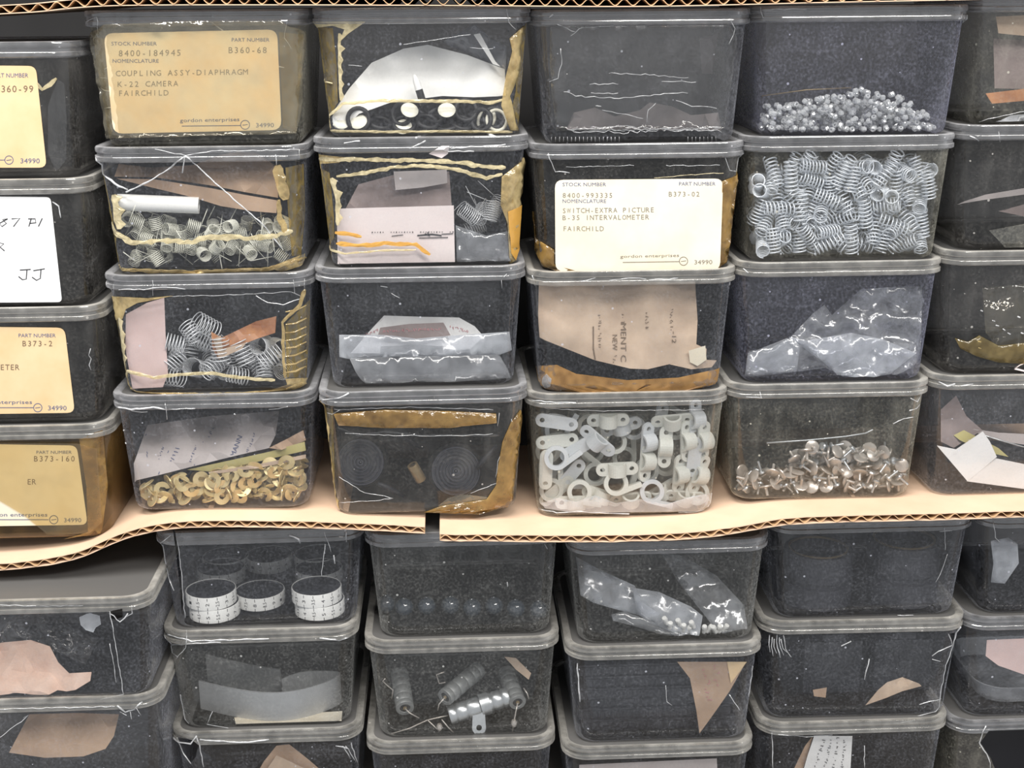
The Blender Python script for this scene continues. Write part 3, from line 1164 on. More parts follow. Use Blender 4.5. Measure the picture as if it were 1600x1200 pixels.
b = BOX['u2r1']
paper_label(b, [(162, 52), (433, 46), (440, 203), (177, 209)], 15, 'paper_aged', [
    ('ink_faded', [T('8400-184945', 184, 88, 100, 10, True, slope=-0.01), T('B360-68', 356, 83, 62, 10, True), T('COUPLING ASSY-DIAPHRAGM', 180, 119, 208, 9, True, slope=-0.012),
                   T('K-22 CAMERA', 183, 136, 96, 9, True, slope=-0.015), T('FAIRCHILD', 184, 150, 80, 9, True, slope=-0.012)]),
    ('ink_blue', [T('STOCK NUMBER', 174, 71, 71, 6), T('PART NUMBER', 362, 65, 59, 6), T('NOMENCLATURE', 176, 98, 72, 6), T('gordon enterprises', 281, 191, 93, 6, slope=-0.02)]
     + maker_line(284, 376, 197, 383, 195, 7, '34990', 400, 428, 199, 7, slope=-0.01))],
    label='orange edged aged paper label')
b.decal('wrinkled_tape', [(128, 62), (165, 38), (300, 33), (440, 33), (474, 50), (470, 100), (468, 170), (460, 208), (300, 212), (150, 216), (140, 150)], 'film_old', off=0.0014, thick=0.0003, step=11, lift=0.0014, smooth=0)
for ln in ([(163, 108), (180, 102), (196, 88), (206, 77)], [(342, 86), (385, 72), (396, 82)], [(415, 112), (430, 104), (444, 106)], [(152, 121), (166, 122)], [(146, 136), (172, 143)], [(160, 170), (176, 168)],
           [(383, 178), (402, 162), (420, 160)], [(332, 36), (348, 48)], [(340, 182), (352, 174)]):
    b.crack(ln, 3.0, name='wrinkle_glint', lid=False)  # white glints of the wrinkled tape, painted as pale lines
b.crack([(128, 38), (152, 26), (153, 50), (142, 70)], 2, name='crack_line')
b.crack([(448, 30), (444, 60), (455, 75)], 2.2)

b = BOX['u4r2']
paper_label(b, [(867, 281), (1130, 279), (1125, 422), (868, 424)], 13, 'paper_cream', [
    ('ink_pale', [T('8400-993335', 878, 309, 80, 8, True), T('B373-02', 1044, 307, 50, 8, True), T('SWITCH-EXTRA PICTURE', 878, 333, 145, 8, True, slope=-0.01),
                  T('B-35 INTERVALOMETER', 878, 344, 137, 8, True, slope=-0.008), T('FAIRCHILD', 879, 361, 65, 8, True), T('gordon enterprises', 969, 403, 92, 5, slope=-0.02)]
     + maker_line(973, 1062, 410, 1068, 408, 6.5, '34990', 1085, 1113, 413, 7, slope=-0.015)),
    ('ink_blue', [T('STOCK NUMBER', 879, 291, 68, 6), T('PART NUMBER', 1061, 290, 57, 6), T('NOMENCLATURE', 879, 317, 68, 6)])], label='cream paper label with faded typing')
b.decal('yellowed_tape', [(1128, 283), (1160, 270), (1158, 330), (1148, 425), (1124, 425)], 'tape_brown', off=0.0004, step=9, lift=0.0016, smooth=0)
b.decal('yellowed_tape', [(838, 372), (866, 390), (867, 424), (834, 424), (828, 380), (830, 330)], 'tape_brown', off=0.0004, step=9, lift=0.0016, smooth=0)
b.crack([(856, 240), (868, 268), (890, 270)], 2.5)
b.crack([(1134, 246), (1140, 266), (1158, 268), (1164, 240)], 2)
b.crack([(885, 261), (990, 258)], 1.2, lid=False)
b.crack([(1040, 259), (1125, 258)], 1.6, lid=False)
b.crack([(1022, 278), (1080, 273), (1130, 270)], 2.0, lid=False, mat='tape_cream')

# --- u2r2 broken front
b = BOX['u2r2']
for ln, w in (([(197, 300), (230, 285), (262, 265), (288, 244)], 4.5), ([(290, 243), (330, 280), (375, 320), (410, 350), (440, 388)], 4), ([(141, 243), (160, 272), (180, 287), (200, 297)], 6),
              ([(243, 233), (290, 243), (330, 236), (468, 234)], 2.5), ([(288, 244), (285, 270)], 4), ([(430, 242), (432, 258)], 2), ([(468, 234), (467, 250)], 2)):
    b.crack(ln, w)
b.strip([(178, 304), (184, 330), (186, 358)], 16, 'tape_cream', teeth=(-1, 9), jag=0.3)
b.strip([(165, 348), (185, 368), (205, 380), (255, 376), (300, 378), (330, 370), (400, 372), (432, 368), (457, 360)], 10, 'tape_cream', jag=0.8, lift=0.001)
b.strip([(434, 258), (440, 285), (446, 312)], 22, 'tape_yellow', jag=0.5, lift=0.001)
b.strip([(436, 312), (438, 340), (446, 365)], 12, 'tape_yellow', jag=0.6)
b.strip([(168, 414), (185, 421), (300, 425), (420, 420), (478, 402)], 7, 'tape_yellow', jag=0.5)
b.decal('yellowed_tape', [(420, 418), (476, 396), (474, 414), (440, 424)], 'tape_yellow', step=8)

# --- u2r3
b = BOX['u2r3']
b.decal('yellowed_tape', [(157, 462), (230, 466), (270, 462), (215, 473), (197, 483), (192, 498), (181, 500), (164, 480)], 'tape_yellow', step=9, lift=0.0008)
b.strip([(187, 496), (192, 530), (195, 578)], 6, 'tape_cream', teeth=(-1, 4), jag=0.3)
b.strip([(179, 590), (200, 580), (240, 590), (290, 584), (330, 583), (375, 590), (430, 594)], 7, 'tape_cream', jag=0.4, lift=0.001)
b.strip([(181, 608), (230, 616), (330, 618), (430, 615), (478, 598)], 8, 'tape_yellow', jag=0.5)
b.decal('yellowed_tape', [(178, 588), (196, 577), (200, 584), (184, 600), (186, 612), (179, 606)], 'tape_yellow', step=7)
b.strip([(476, 452), (468, 476), (442, 504), (443, 560), (446, 590)], 7, 'tape_yellow', jag=0.5)
for yy in (483, 503, 516, 528, 540, 553, 566, 578):
    b.strip([(446, yy + 4), (462, yy + 2), (478, yy - 6)], 3.0, 'tape_yellow', jag=0.4)
b.decal('yellowed_tape', [(446, 592), (480, 590), (478, 602), (452, 610)], 'tape_yellow', step=7)
for ln, w in (([(265, 463), (350, 461), (455, 456), (470, 463)], 1.6), ([(400, 462), (418, 472), (442, 476), (468, 467)], 3), ([(239, 438), (239, 462)], 1.8), ([(177, 445), (178, 464)], 1.5),
              ([(458, 438), (460, 458)], 1.8), ([(155, 436), (160, 462)], 2), ([(476, 436), (476, 452)], 2), ([(185, 452), (225, 452), (260, 448), (290, 452)], 2.5)):
    b.crack(ln, w)

# --- u2r4 scuffed rim
b = BOX['u2r4']
for ln, w in (([(178, 635), (205, 640), (240, 637), (262, 640)], 5), ([(262, 640), (305, 638)], 3), ([(258, 630), (261, 655)], 2), ([(205, 642), (230, 644)], 3), ([(420, 640), (450, 636)], 2)):
    b.crack(ln, w)
for p in ((366, 647), (192, 692), (186, 672)):
    b.crack([p, (p[0] + 1.5, p[1] + 1)], 4, name='chip')

# --- u3r1
b = BOX['u3r1']
b.strip([(530, 52), (531, 100), (533, 157)], 7, 'tape_cream', teeth=(-1, 6), jag=0.3)
b.decal('yellowed_tape', [(486, 34), (571, 34), (545, 52), (530, 66), (538, 46), (520, 40), (488, 44)], 'tape_cream', step=8)
b.strip([(505, 200), (515, 180), (535, 162), (600, 157), (700, 158), (770, 160), (790, 155)], 7, 'tape_cream', jag=0.6, lift=0.001)
b.strip([(503, 198), (510, 204), (600, 206), (700, 205), (800, 206)], 5, 'tape_cream', jag=0.4)
b.decal('yellowed_tape', [(796, 60), (818, 40), (812, 75), (810, 110), (803, 135), (796, 150), (805, 190), (812, 204), (797, 203), (783, 165), (790, 120), (800, 80)], 'tape_yellow', step=9, lift=0.0012, smooth=0)
b.strip([(488, 124), (520, 130)], 4, 'tape_cream')
for ln, w in (([(792, 14), (795, 35), (806, 46)], 2), ([(630, 70), (680, 62), (735, 54)], 1.6), ([(545, 102), (565, 103)], 1.2), ([(735, 75), (770, 76)], 1.2)):
    b.crack(ln, w)

# --- u3r2
b = BOX['u3r2']
b.strip([(492, 248), (540, 249), (620, 250), (700, 252), (760, 260), (790, 262)], 9, 'tape_cream', jag=0.6, lift=0.0012)
b.strip([(526, 276), (560, 272), (610, 262), (660, 258), (710, 264), (760, 278), (785, 272)], 8, 'tape_cream', jag=0.6, lift=0.0012)
b.decal('yellowed_tape', [(485, 240), (540, 246), (530, 254), (500, 256), (494, 264), (487, 262)], 'tape_yellow', step=8)
b.strip([(518, 278), (528, 310), (528, 352)], 10, 'tape_cream', teeth=(-1, 7), jag=0.3)
b.decal('yellowed_tape', [(784, 276), (822, 246), (818, 300), (812, 352), (806, 405), (796, 410), (793, 350), (782, 320)], 'tape_yellow', step=9, lift=0.002, smooth=0)
b.decal('amber_stain', [(792, 330), (814, 320), (810, 380), (802, 405), (796, 395)], 'tape_amber', step=8, off=0.0022)
b.strip([(524, 363), (545, 365), (565, 370)], 9, 'tape_amber', jag=0.3, off=0.0004)
b.strip([(526, 380), (560, 384), (600, 380), (650, 382), (672, 398)], 9, 'tape_amber', jag=0.5, off=0.0004)
b.strip([(500, 382), (515, 390), (540, 396), (600, 391), (650, 390)], 4, 'tape_cream', jag=0.5, off=0.0004)
for ln, w in (([(538, 224), (563, 220)], 4), ([(640, 232), (665, 220)], 4), ([(705, 232), (760, 228), (790, 226)], 4), ([(700, 236), (740, 236)], 3), ([(650, 215), (668, 212)], 6), ([(760, 210), (775, 214)], 7)):
    b.crack(ln, w)
b.decal('peeling_scrap', [(670, 240), (690, 228), (702, 228), (700, 240), (690, 247)], 'paper_pale_pink', lid=True, step=8)

# --- u3r3 and u3r4
b = BOX['u3r3']
for ln, w in (([(500, 432), (520, 436), (540, 436)], 4), ([(788, 432), (792, 428)], 2.5), ([(784, 438), (785, 450)], 1.6), ([(595, 447), (606, 449)], 1.6), ([(612, 458), (624, 466)], 1.6)):
    b.crack(ln, w)
b = BOX['u3r4']
b.decal('yellowed_tape', [(524, 646), (600, 640), (700, 642), (775, 646), (776, 660), (700, 668), (600, 668), (530, 664)], 'tape_brown', step=10, lift=0.0015, smooth=0)
b.strip([(528, 668), (560, 680), (600, 674), (660, 680), (780, 680)], 4, 'film_clear', jag=0.8, lift=0.001)
for ln in ([(522, 640), (640, 636), (770, 640)], [(640, 655), (680, 656), (705, 655)], [(540, 676), (600, 680), (700, 681), (770, 678)], [(530, 785), (580, 783), (615, 778), (570, 770), (530, 745)], [(780, 645), (778, 665)],
           [(800, 655), (790, 690), (778, 720), (775, 745)], [(500, 640), (520, 648), (530, 640)], [(735, 770), (775, 755), (790, 735)]):
    b.crack(ln, 1.5, lid=False)
b.strip([(496, 626), (502, 650), (512, 668), (508, 690)], 12, 'tape_yellow', jag=0.7)
b.strip([(505, 715), (510, 745), (520, 765), (527, 795)], 12, 'tape_yellow', jag=0.6)
b.decal('amber_tape', [(812, 640), (816, 660), (806, 720), (800, 780), (786, 803), (700, 800), (690, 790), (760, 780), (775, 758), (778, 730), (785, 690), (798, 660)], 'tape_brown', step=9, lift=0.0012, smooth=0)
b.decal('clear_tape', [(685, 790), (700, 778), (720, 772), (760, 776), (770, 786), (700, 800)], 'film_old', step=9)
b.crack([(500, 625), (530, 622), (545, 615)], 5)

# --- u4r1 film
b = BOX['u4r1']
b.decal('wrinkled_film', [(860, 40), (1140, 38), (1150, 60), (1140, 140), (1130, 200), (870, 204), (862, 130)], 'film_clear', off=0.0004, thick=0.0002, step=13, lift=0.0012, smooth=0)
for ln, w in (([(872, 38), (900, 50), (892, 56), (905, 45), (960, 40)], 2.2), ([(880, 142), (900, 150), (960, 154), (1030, 147), (1074, 145)], 2.2), ([(950, 114), (1000, 116), (1076, 121)], 1.6), ([(1035, 126), (1088, 129)], 1.6),
              ([(922, 132), (965, 131)], 2), ([(922, 145), (965, 146)], 1.8), ([(940, 172), (985, 180), (1005, 186)], 1.5), ([(1010, 190), (1012, 172), (1025, 160)], 2), ([(1055, 157), (1080, 166), (1120, 168)], 2), ([(1140, 30), (1148, 45), (1140, 70)], 2),
              ([(876, 75), (878, 100), (872, 122), (858, 128)], 2), ([(930, 164), (940, 166)], 3)):
    b.crack(ln, w, name='film_wrinkle', lid=False, jit=1.5)
for k in range(4):
    b.crack([(885 + k * 2, 202 + k), (980, 198 + k * 3), (1060, 203 - k), (1125, 199 + k * 2)], 1.6, name='film_wrinkle', lid=False, jit=3.0)
for k in range(26):
    x = 862 + k * 6.2 if k < 18 else 1075 + (k - 18) * 6.2
    b.crack([(x, 214), (x, 221)], 1.6, name='ridge_mark', lid=False, jit=0.3)
b.crack([(858, 28), (864, 22)], 6)

# --- scuffs, stains and painted glints elsewhere
b = BOX['u4r3']
b.decal('rust_stain', [(836, 572), (870, 570), (900, 584), (980, 594), (1060, 590), (1105, 580), (1133, 574), (1130, 606), (1100, 612), (870, 613), (838, 606)], 'rust_stain', off=0.0001, thick=0.0001, step=10)
for ln, w in (([(905, 440), (930, 434)], 2), ([(952, 438), (990, 434), (1010, 436)], 2.5), ([(1015, 437), (1060, 435)], 3), ([(832, 430), (836, 445)], 3), ([(1140, 445), (1150, 440)], 3)):
    b.crack(ln, w)
b.decal('milky_spot', [(848, 590), (854, 584), (862, 592), (860, 604), (852, 606), (847, 600)], 'bag_clear', step=6)
b = BOX['u4r4']
for ln, w in (([(830, 625), (860, 628), (900, 630)], 3), ([(850, 638), (930, 642), (1100, 640)], 1.6), ([(1128, 625), (1133, 640)], 2), ([(842, 795), (870, 801), (900, 799), (960, 803)], 3), ([(1060, 800), (1090, 799), (1110, 795)], 3)):
    b.crack(ln, w)
b.decal('white_residue', [(846, 786), (870, 778), (900, 784), (930, 774), (962, 786), (1000, 780), (1040, 788), (1080, 776), (1112, 770), (1116, 785), (1100, 798), (900, 801), (852, 794)], 'bag_clear', step=10)
b = BOX['u5r1']
for ln, w in (([(1188, 12), (1192, 28)], 2.5), ([(1503, 20), (1500, 34), (1506, 22), (1508, 36), (1520, 24)], 2.5), ([(1190, 15), (1260, 14)], 1.5)):
    b.crack(ln, w)
b = BOX['u5r3']
for ln, w in (([(1162, 420), (1170, 426)], 3), ([(1290, 424), (1330, 423)], 1.5)):
    b.crack(ln, w)
b = BOX['u5r4']
for ln, w in (([(1165, 620), (1190, 622), (1188, 612)], 2.5), ([(1422, 622), (1434, 628), (1442, 610)], 3.5), ([(1420, 641), (1432, 638), (1444, 632)], 3), ([(1395, 662), (1412, 654), (1427, 652)], 2.5)):
    b.crack(ln, w)
b = BOX['u6r2']
for ln, w in (([(1515, 212), (1530, 220)], 3), ([(1560, 206), (1562, 222)], 1.5)):
    b.crack(ln, w)
b = BOX['u6r3']
b.decal('yellowed_film', [(1492, 528), (1512, 534), (1530, 524), (1560, 540), (1600, 536), (1640, 522), (1640, 560), (1600, 568), (1560, 566), (1525, 556), (1500, 544)], 'film_side', step=10, lift=0.001, smooth=0)
for p in ((1532, 484), (1528, 533), (1529, 543), (1550, 500), (1556, 508), (1566, 514), (1590, 495), (1595, 520), (1575, 520)):
    b.crack([p, (p[0] + 4, p[1] + 2)], 4, name='painted_glint', lid=False)  # glints inside the dark box, painted as small pale flecks
b.crack([(1575, 592), (1585, 575), (1600, 567)], 6, name='torn_film', lid=False, mat='paper_pale_pink')
b = BOX['u6r4']
for ln, w in (([(1467, 596), (1480, 604), (1492, 600)], 6), ([(1500, 604), (1520, 600)], 3)):
    b.crack(ln, w)
b = BOX['lBr1']
for ln, w in (([(238, 838), (250, 880), (272, 922)], 3), ([(240, 852), (256, 845), (266, 836)], 3.5), ([(452, 836), (466, 842), (470, 848)], 5), ([(506, 832), (518, 862)], 1.6), ([(521, 868), (524, 880)], 3), ([(540, 830), (541, 846)], 4), ([(508, 850), (502, 900)], 2.5)):
    b.crack(ln, w)
cut_hole(b, slit([(271, 828), (276, 860), (281, 900), (285, 960)], 4.0))
b.crack([(275, 828), (280, 862), (284, 900), (289, 965)], 2.0, lid=False)
b = BOX['lBr2']
for ln, w in (([(258, 990), (300, 1002), (360, 1000), (420, 998)], 4), ([(262, 1008), (300, 1006), (345, 1003)], 3), ([(292, 985), (290, 1012), (275, 1030)], 2.5), ([(500, 997), (530, 1000), (548, 995)], 5), ([(282, 1086), (286, 1130)], 2), ([(332, 1112), (320, 1138)], 2.5), ([(255, 990), (268, 1020), (278, 1026)], 2.5)):
    b.crack(ln, w)
b = BOX['lBr3']
cut_hole(b, [(278, 1152), (300, 1156), (310, 1164), (306, 1182), (299, 1192), (288, 1178)])
for ln, w in (([(265, 1148), (280, 1160), (298, 1162), (306, 1150)], 6), ([(276, 1152), (288, 1178), (299, 1193)], 3.5), ([(306, 1150), (312, 1165), (318, 1199)], 3), ([(312, 1156), (380, 1160), (420, 1156)], 5),
              ([(525, 1165), (545, 1170)], 5), ([(540, 1165), (556, 1190)], 3), ([(548, 1160), (560, 1195)], 3), ([(536, 1166), (548, 1185)], 2.5)):
    b.crack(ln, w)
b = BOX['lCr1']
for ln, w in (([(572, 842), (576, 852)], 2), ([(850, 850), (855, 858)], 2), ([(792, 910), (794, 916)], 4)):
    b.crack(ln, w)
b = BOX['lDr2']
for ln, w in (([(902, 1036), (904, 1070), (907, 1096)], 5), ([(1180, 1040), (1174, 1088)], 2), ([(1040, 1070), (1042, 1096), (1050, 1102)], 2), ([(1140, 1085), (1156, 1110)], 3)):
    b.crack(ln, w)
b = BOX['lEr1']
for ln, w in (([(1476, 825), (1477, 860)], 1.6), ([(1468, 831), (1488, 829)], 3), ([(1480, 866), (1472, 890), (1462, 910)], 1.8), ([(1440, 961), (1464, 961)], 2.5), ([(1274, 973), (1284, 972)], 2)):
    b.crack(ln, w)
b = BOX['lEr2']
for k in range(7):
    b.crack([(1203 + k * 3.5, 992 + (k % 3) * 3), (1201 + k * 4.5, 1008 + k), (1203 + k * 5.5, 1018 + (k * 7) % 11)], 2.6, name='stress_mark')
cut_hole(b, slit([(1487, 994), (1490, 1010), (1482, 1035), (1474, 1070), (1470, 1100)], 4.0))
for ln, w in (([(1482, 990), (1489, 1010), (1478, 1040), (1470, 1080), (1466, 1128)], 2.5), ([(1488, 1008), (1465, 1018), (1456, 1024)], 3), ([(1457, 1030), (1470, 1034)], 2), ([(1437, 1100), (1470, 1092)], 2.5), ([(1315, 1010), (1330, 1002)], 4), ([(1350, 1062), (1358, 1030)], 3),
              ([(1420, 1132), (1465, 1126)], 3), ([(1512, 980), (1502, 1010)], 5)):
    b.crack(ln, w)
cut_hole(b, [(1485, 990), (1503, 988), (1494, 1008), (1489, 1008)])
b = BOX['lEr3']
for ln, w in (([(1206, 1145), (1208, 1200)], 3), ([(1350, 1165), (1351, 1200)], 3), ([(1215, 1148), (1260, 1151), (1300, 1148)], 2)):
    b.crack(ln, w)
b = BOX['lFr3']
cut_hole(b, [(1532, 1160), (1545, 1142), (1600, 1140), (1640, 1140), (1640, 1215), (1560, 1215), (1548, 1185)])
b.crack([(1540, 1134), (1530, 1160), (1545, 1185), (1548, 1200)], 4)
b = BOX['lFr1']
b.crack([(1552, 815), (1556, 840), (1562, 846)], 2.5)
b = BOX['lAr1']
for ln, w in (([(171, 956), (178, 990), (186, 1040), (194, 1092)], 2.2), ([(172, 1005), (178, 1040), (181, 1066)], 2), ([(172, 958), (188, 972), (200, 958)], 3.5), ([(0, 945), (60, 947), (130, 946)], 1.6), ([(205, 946), (206, 958), (196, 964)], 3)):
    b.crack(ln, w)
cut_hole(b, [(172, 955), (191, 951), (192, 964), (180, 968), (174, 966)])
b.decal('milky_spot', [(124, 964), (140, 957), (156, 962), (158, 975), (150, 980), (146, 988), (134, 984), (126, 976)], 'bag_clear', step=7)
b = BOX['lAr2']
for ln, w in (([(183, 1102), (195, 1112), (210, 1108), (222, 1096)], 6), ([(188, 1112), (198, 1118)], 2.5), ([(203, 1112), (206, 1124)], 2.5), ([(213, 1106), (220, 1118)], 2.5), ([(36, 1122), (45, 1118), (10, 1145), (-5, 1155)], 2), ([(0, 1108), (80, 1106), (180, 1104)], 2)):
    b.crack(ln, w)

# yellowed tape wrapped round the corners of the taped boxes
for k, polys in {'u2r2': [[(146, 262), (168, 300), (176, 340), (182, 372), (178, 420), (164, 412), (152, 330)], [(474, 256), (446, 262), (450, 330), (456, 400), (470, 400), (476, 330)]],
                 'u2r3': [[(160, 484), (184, 500), (190, 580), (180, 606), (174, 560)], [(484, 468), (446, 506), (448, 590), (478, 590), (482, 530)]],
                 'u3r1': [[(488, 40), (520, 44), (526, 100), (528, 160), (506, 196), (500, 140)], [(828, 36), (806, 60), (806, 140), (800, 170), (812, 200), (820, 120)]],
                 'u3r2': [[(488, 256), (515, 270), (522, 340), (522, 372), (500, 405), (494, 330)], [(824, 256), (800, 280), (800, 390), (812, 400), (820, 330)]],
                 'u2r1': [[(128, 58), (164, 60), (176, 205), (158, 216), (142, 150)], [(474, 54), (436, 50), (442, 200), (462, 208), (470, 120)]],
                 'u3r4': [[(494, 632), (520, 640), (524, 780), (512, 790), (502, 720)]],
                 'u4r2': [[(1168, 262), (1150, 268), (1140, 420), (1152, 420), (1164, 340)]]}.items():
    for q in polys:
        BOX[k].decal('yellowed_film', q, 'film_side', off=0.0001, thick=0.0001, step=12)


# ------------------------------------------------------------------ what is in the boxes
def spring_mesh(name, rad, wire, turns, length, mat, tails=0.0, seg=11, sides=4):
    pts = []
    n = int(turns * seg)
    for i in range(n + 1):
        a = 2 * math.pi * i / seg
        pts.append(Vector((rad * math.cos(a), rad * math.sin(a), -length / 2 + length * i / n)))
    if tails:
        t0 = (pts[0] - pts[1]).normalized()
        t1 = (pts[-1] - pts[-2]).normalized()
        pts = [pts[0] + t0 * tails] + pts + [pts[-1] + t1 * tails]
    return MB().tube(pts, wire, sides).mesh(name, mat, 0)


def torus_mesh(name, rad, r_, mat, seg=22, sides=8):
    return MB().tube([(rad * math.cos(2 * math.pi * k / seg), rad * math.sin(2 * math.pi * k / seg), 0) for k in range(seg)], r_, sides, closed=True).mesh(name, mat, 0)


def in_poly(p, poly):
    c = False
    for i in range(len(poly)):
        a, q = poly[i], poly[i - 1]
        if (a[1] > p[1]) != (q[1] > p[1]) and p[0] < (q[0] - a[0]) * (p[1] - a[1]) / (q[1] - a[1]) + a[0]:
            c = not c
    return c


def half_w(box, z):
    t = max(0.0, min(1.0, (box.zt - z) / box.H))
    return box.W / 2 - LIP - TAPER * t - WALL - 0.0008


def pack(box, n, poly, d0, d1, rad, half_len, k=0.85, tries=6000, flat=0.0, seed=1, near=1.5, axis_bias=None):
    """Loose positions for a heap of alike things: no two closer than their size, all inside the walls and above the floor."""
    rs = random.Random(seed)
    xs = [p[0] for p in poly]
    ys = [p[1] for p in poly]
    P, out = np.zeros((0, 3, 3)), []
    for _ in range(tries):
        if len(out) >= n:
            break
        x, y = rs.uniform(min(xs), max(xs)), rs.uniform(min(ys), max(ys))
        if not in_poly((x, y), poly):
            continue
        d = d0 + (d1 - d0) * rs.random() ** near
        c = box.pt(x, y, d + WALL + rad)
        ax = Vector((rs.gauss(0, 1), rs.gauss(0, 1), rs.gauss(0, 1) * (1 - flat)))
        if axis_bias:
            ax = Vector((ax.x * axis_bias[0], ax.y * axis_bias[1], ax.z * axis_bias[2]))
        ax.normalize()
        ez = abs(ax.z) * half_len + rad * 0.9
        ey = abs(ax.y) * half_len
        ex = abs(ax.x) * half_len + rad
        if c.z - ez < box.floor:
            if c.z + 0.5 * ez < box.floor:
                continue
            c.z = box.floor + ez
        if abs(c.x - box.cx) > half_w(box, c.z) - ex:
            continue
        c.y += ey * 0.9
        pts = np.array([c - ax * half_len, c, c + ax * half_len])
        if len(P):
            dd = np.linalg.norm(P[:, :, None, :] - pts[None, None, :, :], axis=3).min()
            if dd < 2 * rad * k:
                continue
        P = np.concatenate([P, pts[None]])
        out.append((c, ax))
    return out


def scatter(name, meshes, spots, label, cat, group, spin=True, seed=3):
    rs = random.Random(seed)
    made = []
    for i, (c, ax) in enumerate(spots):
        o = link(name, meshes[i % len(meshes)] if isinstance(meshes, list) else meshes)
        q = ax.to_track_quat('Z', 'Y')
        if spin:
            q = q @ Matrix.Rotation(rs.uniform(0, 6.28), 3, 'Z').to_quaternion()
        o.rotation_mode = 'QUATERNION'
        o.rotation_quaternion = q
        o.location = c
        tag(o, label, cat, group)
        made.append(o)
    return made


def on_floor(box, px, py, h=0.0):
    """Where the pixel's ray meets the level h above the floor of a box."""
    d = ray(px, py)
    return CAM_POS + d * ((box.floor + h - CAM_POS.z) / d.z)


def frame(c, zdir, xdir=None):
    """A 4x4 with its z axis along zdir, at c."""
    z = Vector(zdir).normalized()
    x = Vector(xdir) if xdir is not None else z.orthogonal()
    x = (x - z * x.dot(z)).normalized()
    y = z.cross(x)
    m = Matrix((x, y, z)).transposed().to_4x4()
    m.translation = c
    return m


PX = 0.00049     # about the size of a pixel on the front of the boxes

# ---- u2r2: papers, a white roll, small springs with tails
b = BOX['u2r2']
b.put_sheet('folded_paper', [(176, 276, 0.030), (184, 256, 0.045), (235, 262, 0.045), (300, 258, 0.040), (340, 243, 0.040), (372, 236, 0.040), (402, 240, 0.040), (434, 262, 0.030), (433, 309, 0.012), (380, 300, 0.014), (330, 290, 0.018), (240, 277, 0.026)],
            'kraft_paper', 'upper of two brown papers folded into the box with the broken front', 'paper', amp=0.003, freq=0.02, thick=0.0006)
b.put_sheet('folded_paper', [(182, 279, 0.026), (240, 280, 0.024), (330, 294, 0.014), (380, 304, 0.010), (433, 313, 0.008), (432, 333, 0.006), (395, 330, 0.007), (345, 322, 0.010), (300, 308, 0.014), (225, 290, 0.022)],
            'kraft_paper', 'lower of two brown papers folded into the box with the broken front', 'paper', amp=0.002, freq=0.02, thick=0.0006, seed=2)
a, c = b.pt(184, 316, 0.010), b.pt(311, 321, 0.013)
L = (c - a).length
m4 = frame(a, c - a)
MB_ = MB().lathe([(0.0042, 0.0006), (0.0042, 0), (0.0062, 0), (0.0062, L), (0.0042, L), (0.0042, L - 0.0006)], 28, Matrix()).mesh('paper_roll', 'white_smooth', 40)
o = link('paper_roll', MB_)
o.matrix_world = m4
tag(o, 'white paper roll lying above small springs in the broken box', 'paper roll')
sp_small = spring_mesh('torsion_spring', 0.0045, 0.00036, 7, 0.0098, 'olive_wire', tails=0.014)
spots = pack(b, 62, [(186, 340), (330, 352), (440, 345), (478, 372), (474, 424), (170, 424)], 0.001, 0.030, 0.0046, 0.005, k=0.80, seed=4)
scatter('torsion_spring', sp_small, spots, 'small wire spring with straight tails under the brown papers', 'spring', 'small springs with wire tails')

# ---- u2r3: pink paper, loose springs, copper coloured paper
b = BOX['u2r3']
b.put_sheet('paper_sheet', [(192, 492, 0.005), (225, 474, 0.006), (252, 466, 0.006), (254, 520, 0.005), (258, 585, 0.004), (250, 606, 0.004), (190, 609, 0.004)], 'paper_pink',
            'upright pink paper standing beside large loose springs', 'paper', amp=0.001, thick=0.0005)
b.put_sheet('wrapping_paper', [(330, 518, 0.012), (346, 528, 0.010), (400, 502, 0.024), (432, 494, 0.026), (430, 520, 0.016), (405, 528, 0.014), (380, 538, 0.010), (342, 562, 0.006), (332, 545, 0.008)], 'copper_paper',
            'crumpled copper brown paper lying on the large loose springs', 'paper', amp=0.004, freq=0.05, thick=0.0008, step=9)
b.put_sheet('wrapping_paper', [(333, 530, 0.006), (345, 524, 0.007), (348, 545, 0.006), (385, 535, 0.007), (378, 545, 0.006), (342, 561, 0.004)], 'kraft_light',
            'pale torn fold in front of the copper brown paper', 'paper', amp=0.001, thick=0.0005, step=8)
sp_loose = [spring_mesh('coil_spring', 0.0072, 0.00046, 7, 0.020, 'steel_wire', seg=14), spring_mesh('coil_spring', 0.0066, 0.00046, 6, 0.015, 'steel_wire', seg=14)]
spots = pack(b, 26, [(258, 560), (285, 512), (332, 508), (350, 560), (400, 535), (440, 530), (445, 605), (258, 612)], 0.001, 0.035, 0.0060, 0.008, k=0.72, seed=9)
scatter('coil_spring', sp_loose, spots, 'large loose steel spring behind cream tape beside the pink paper', 'spring', 'large loose springs')

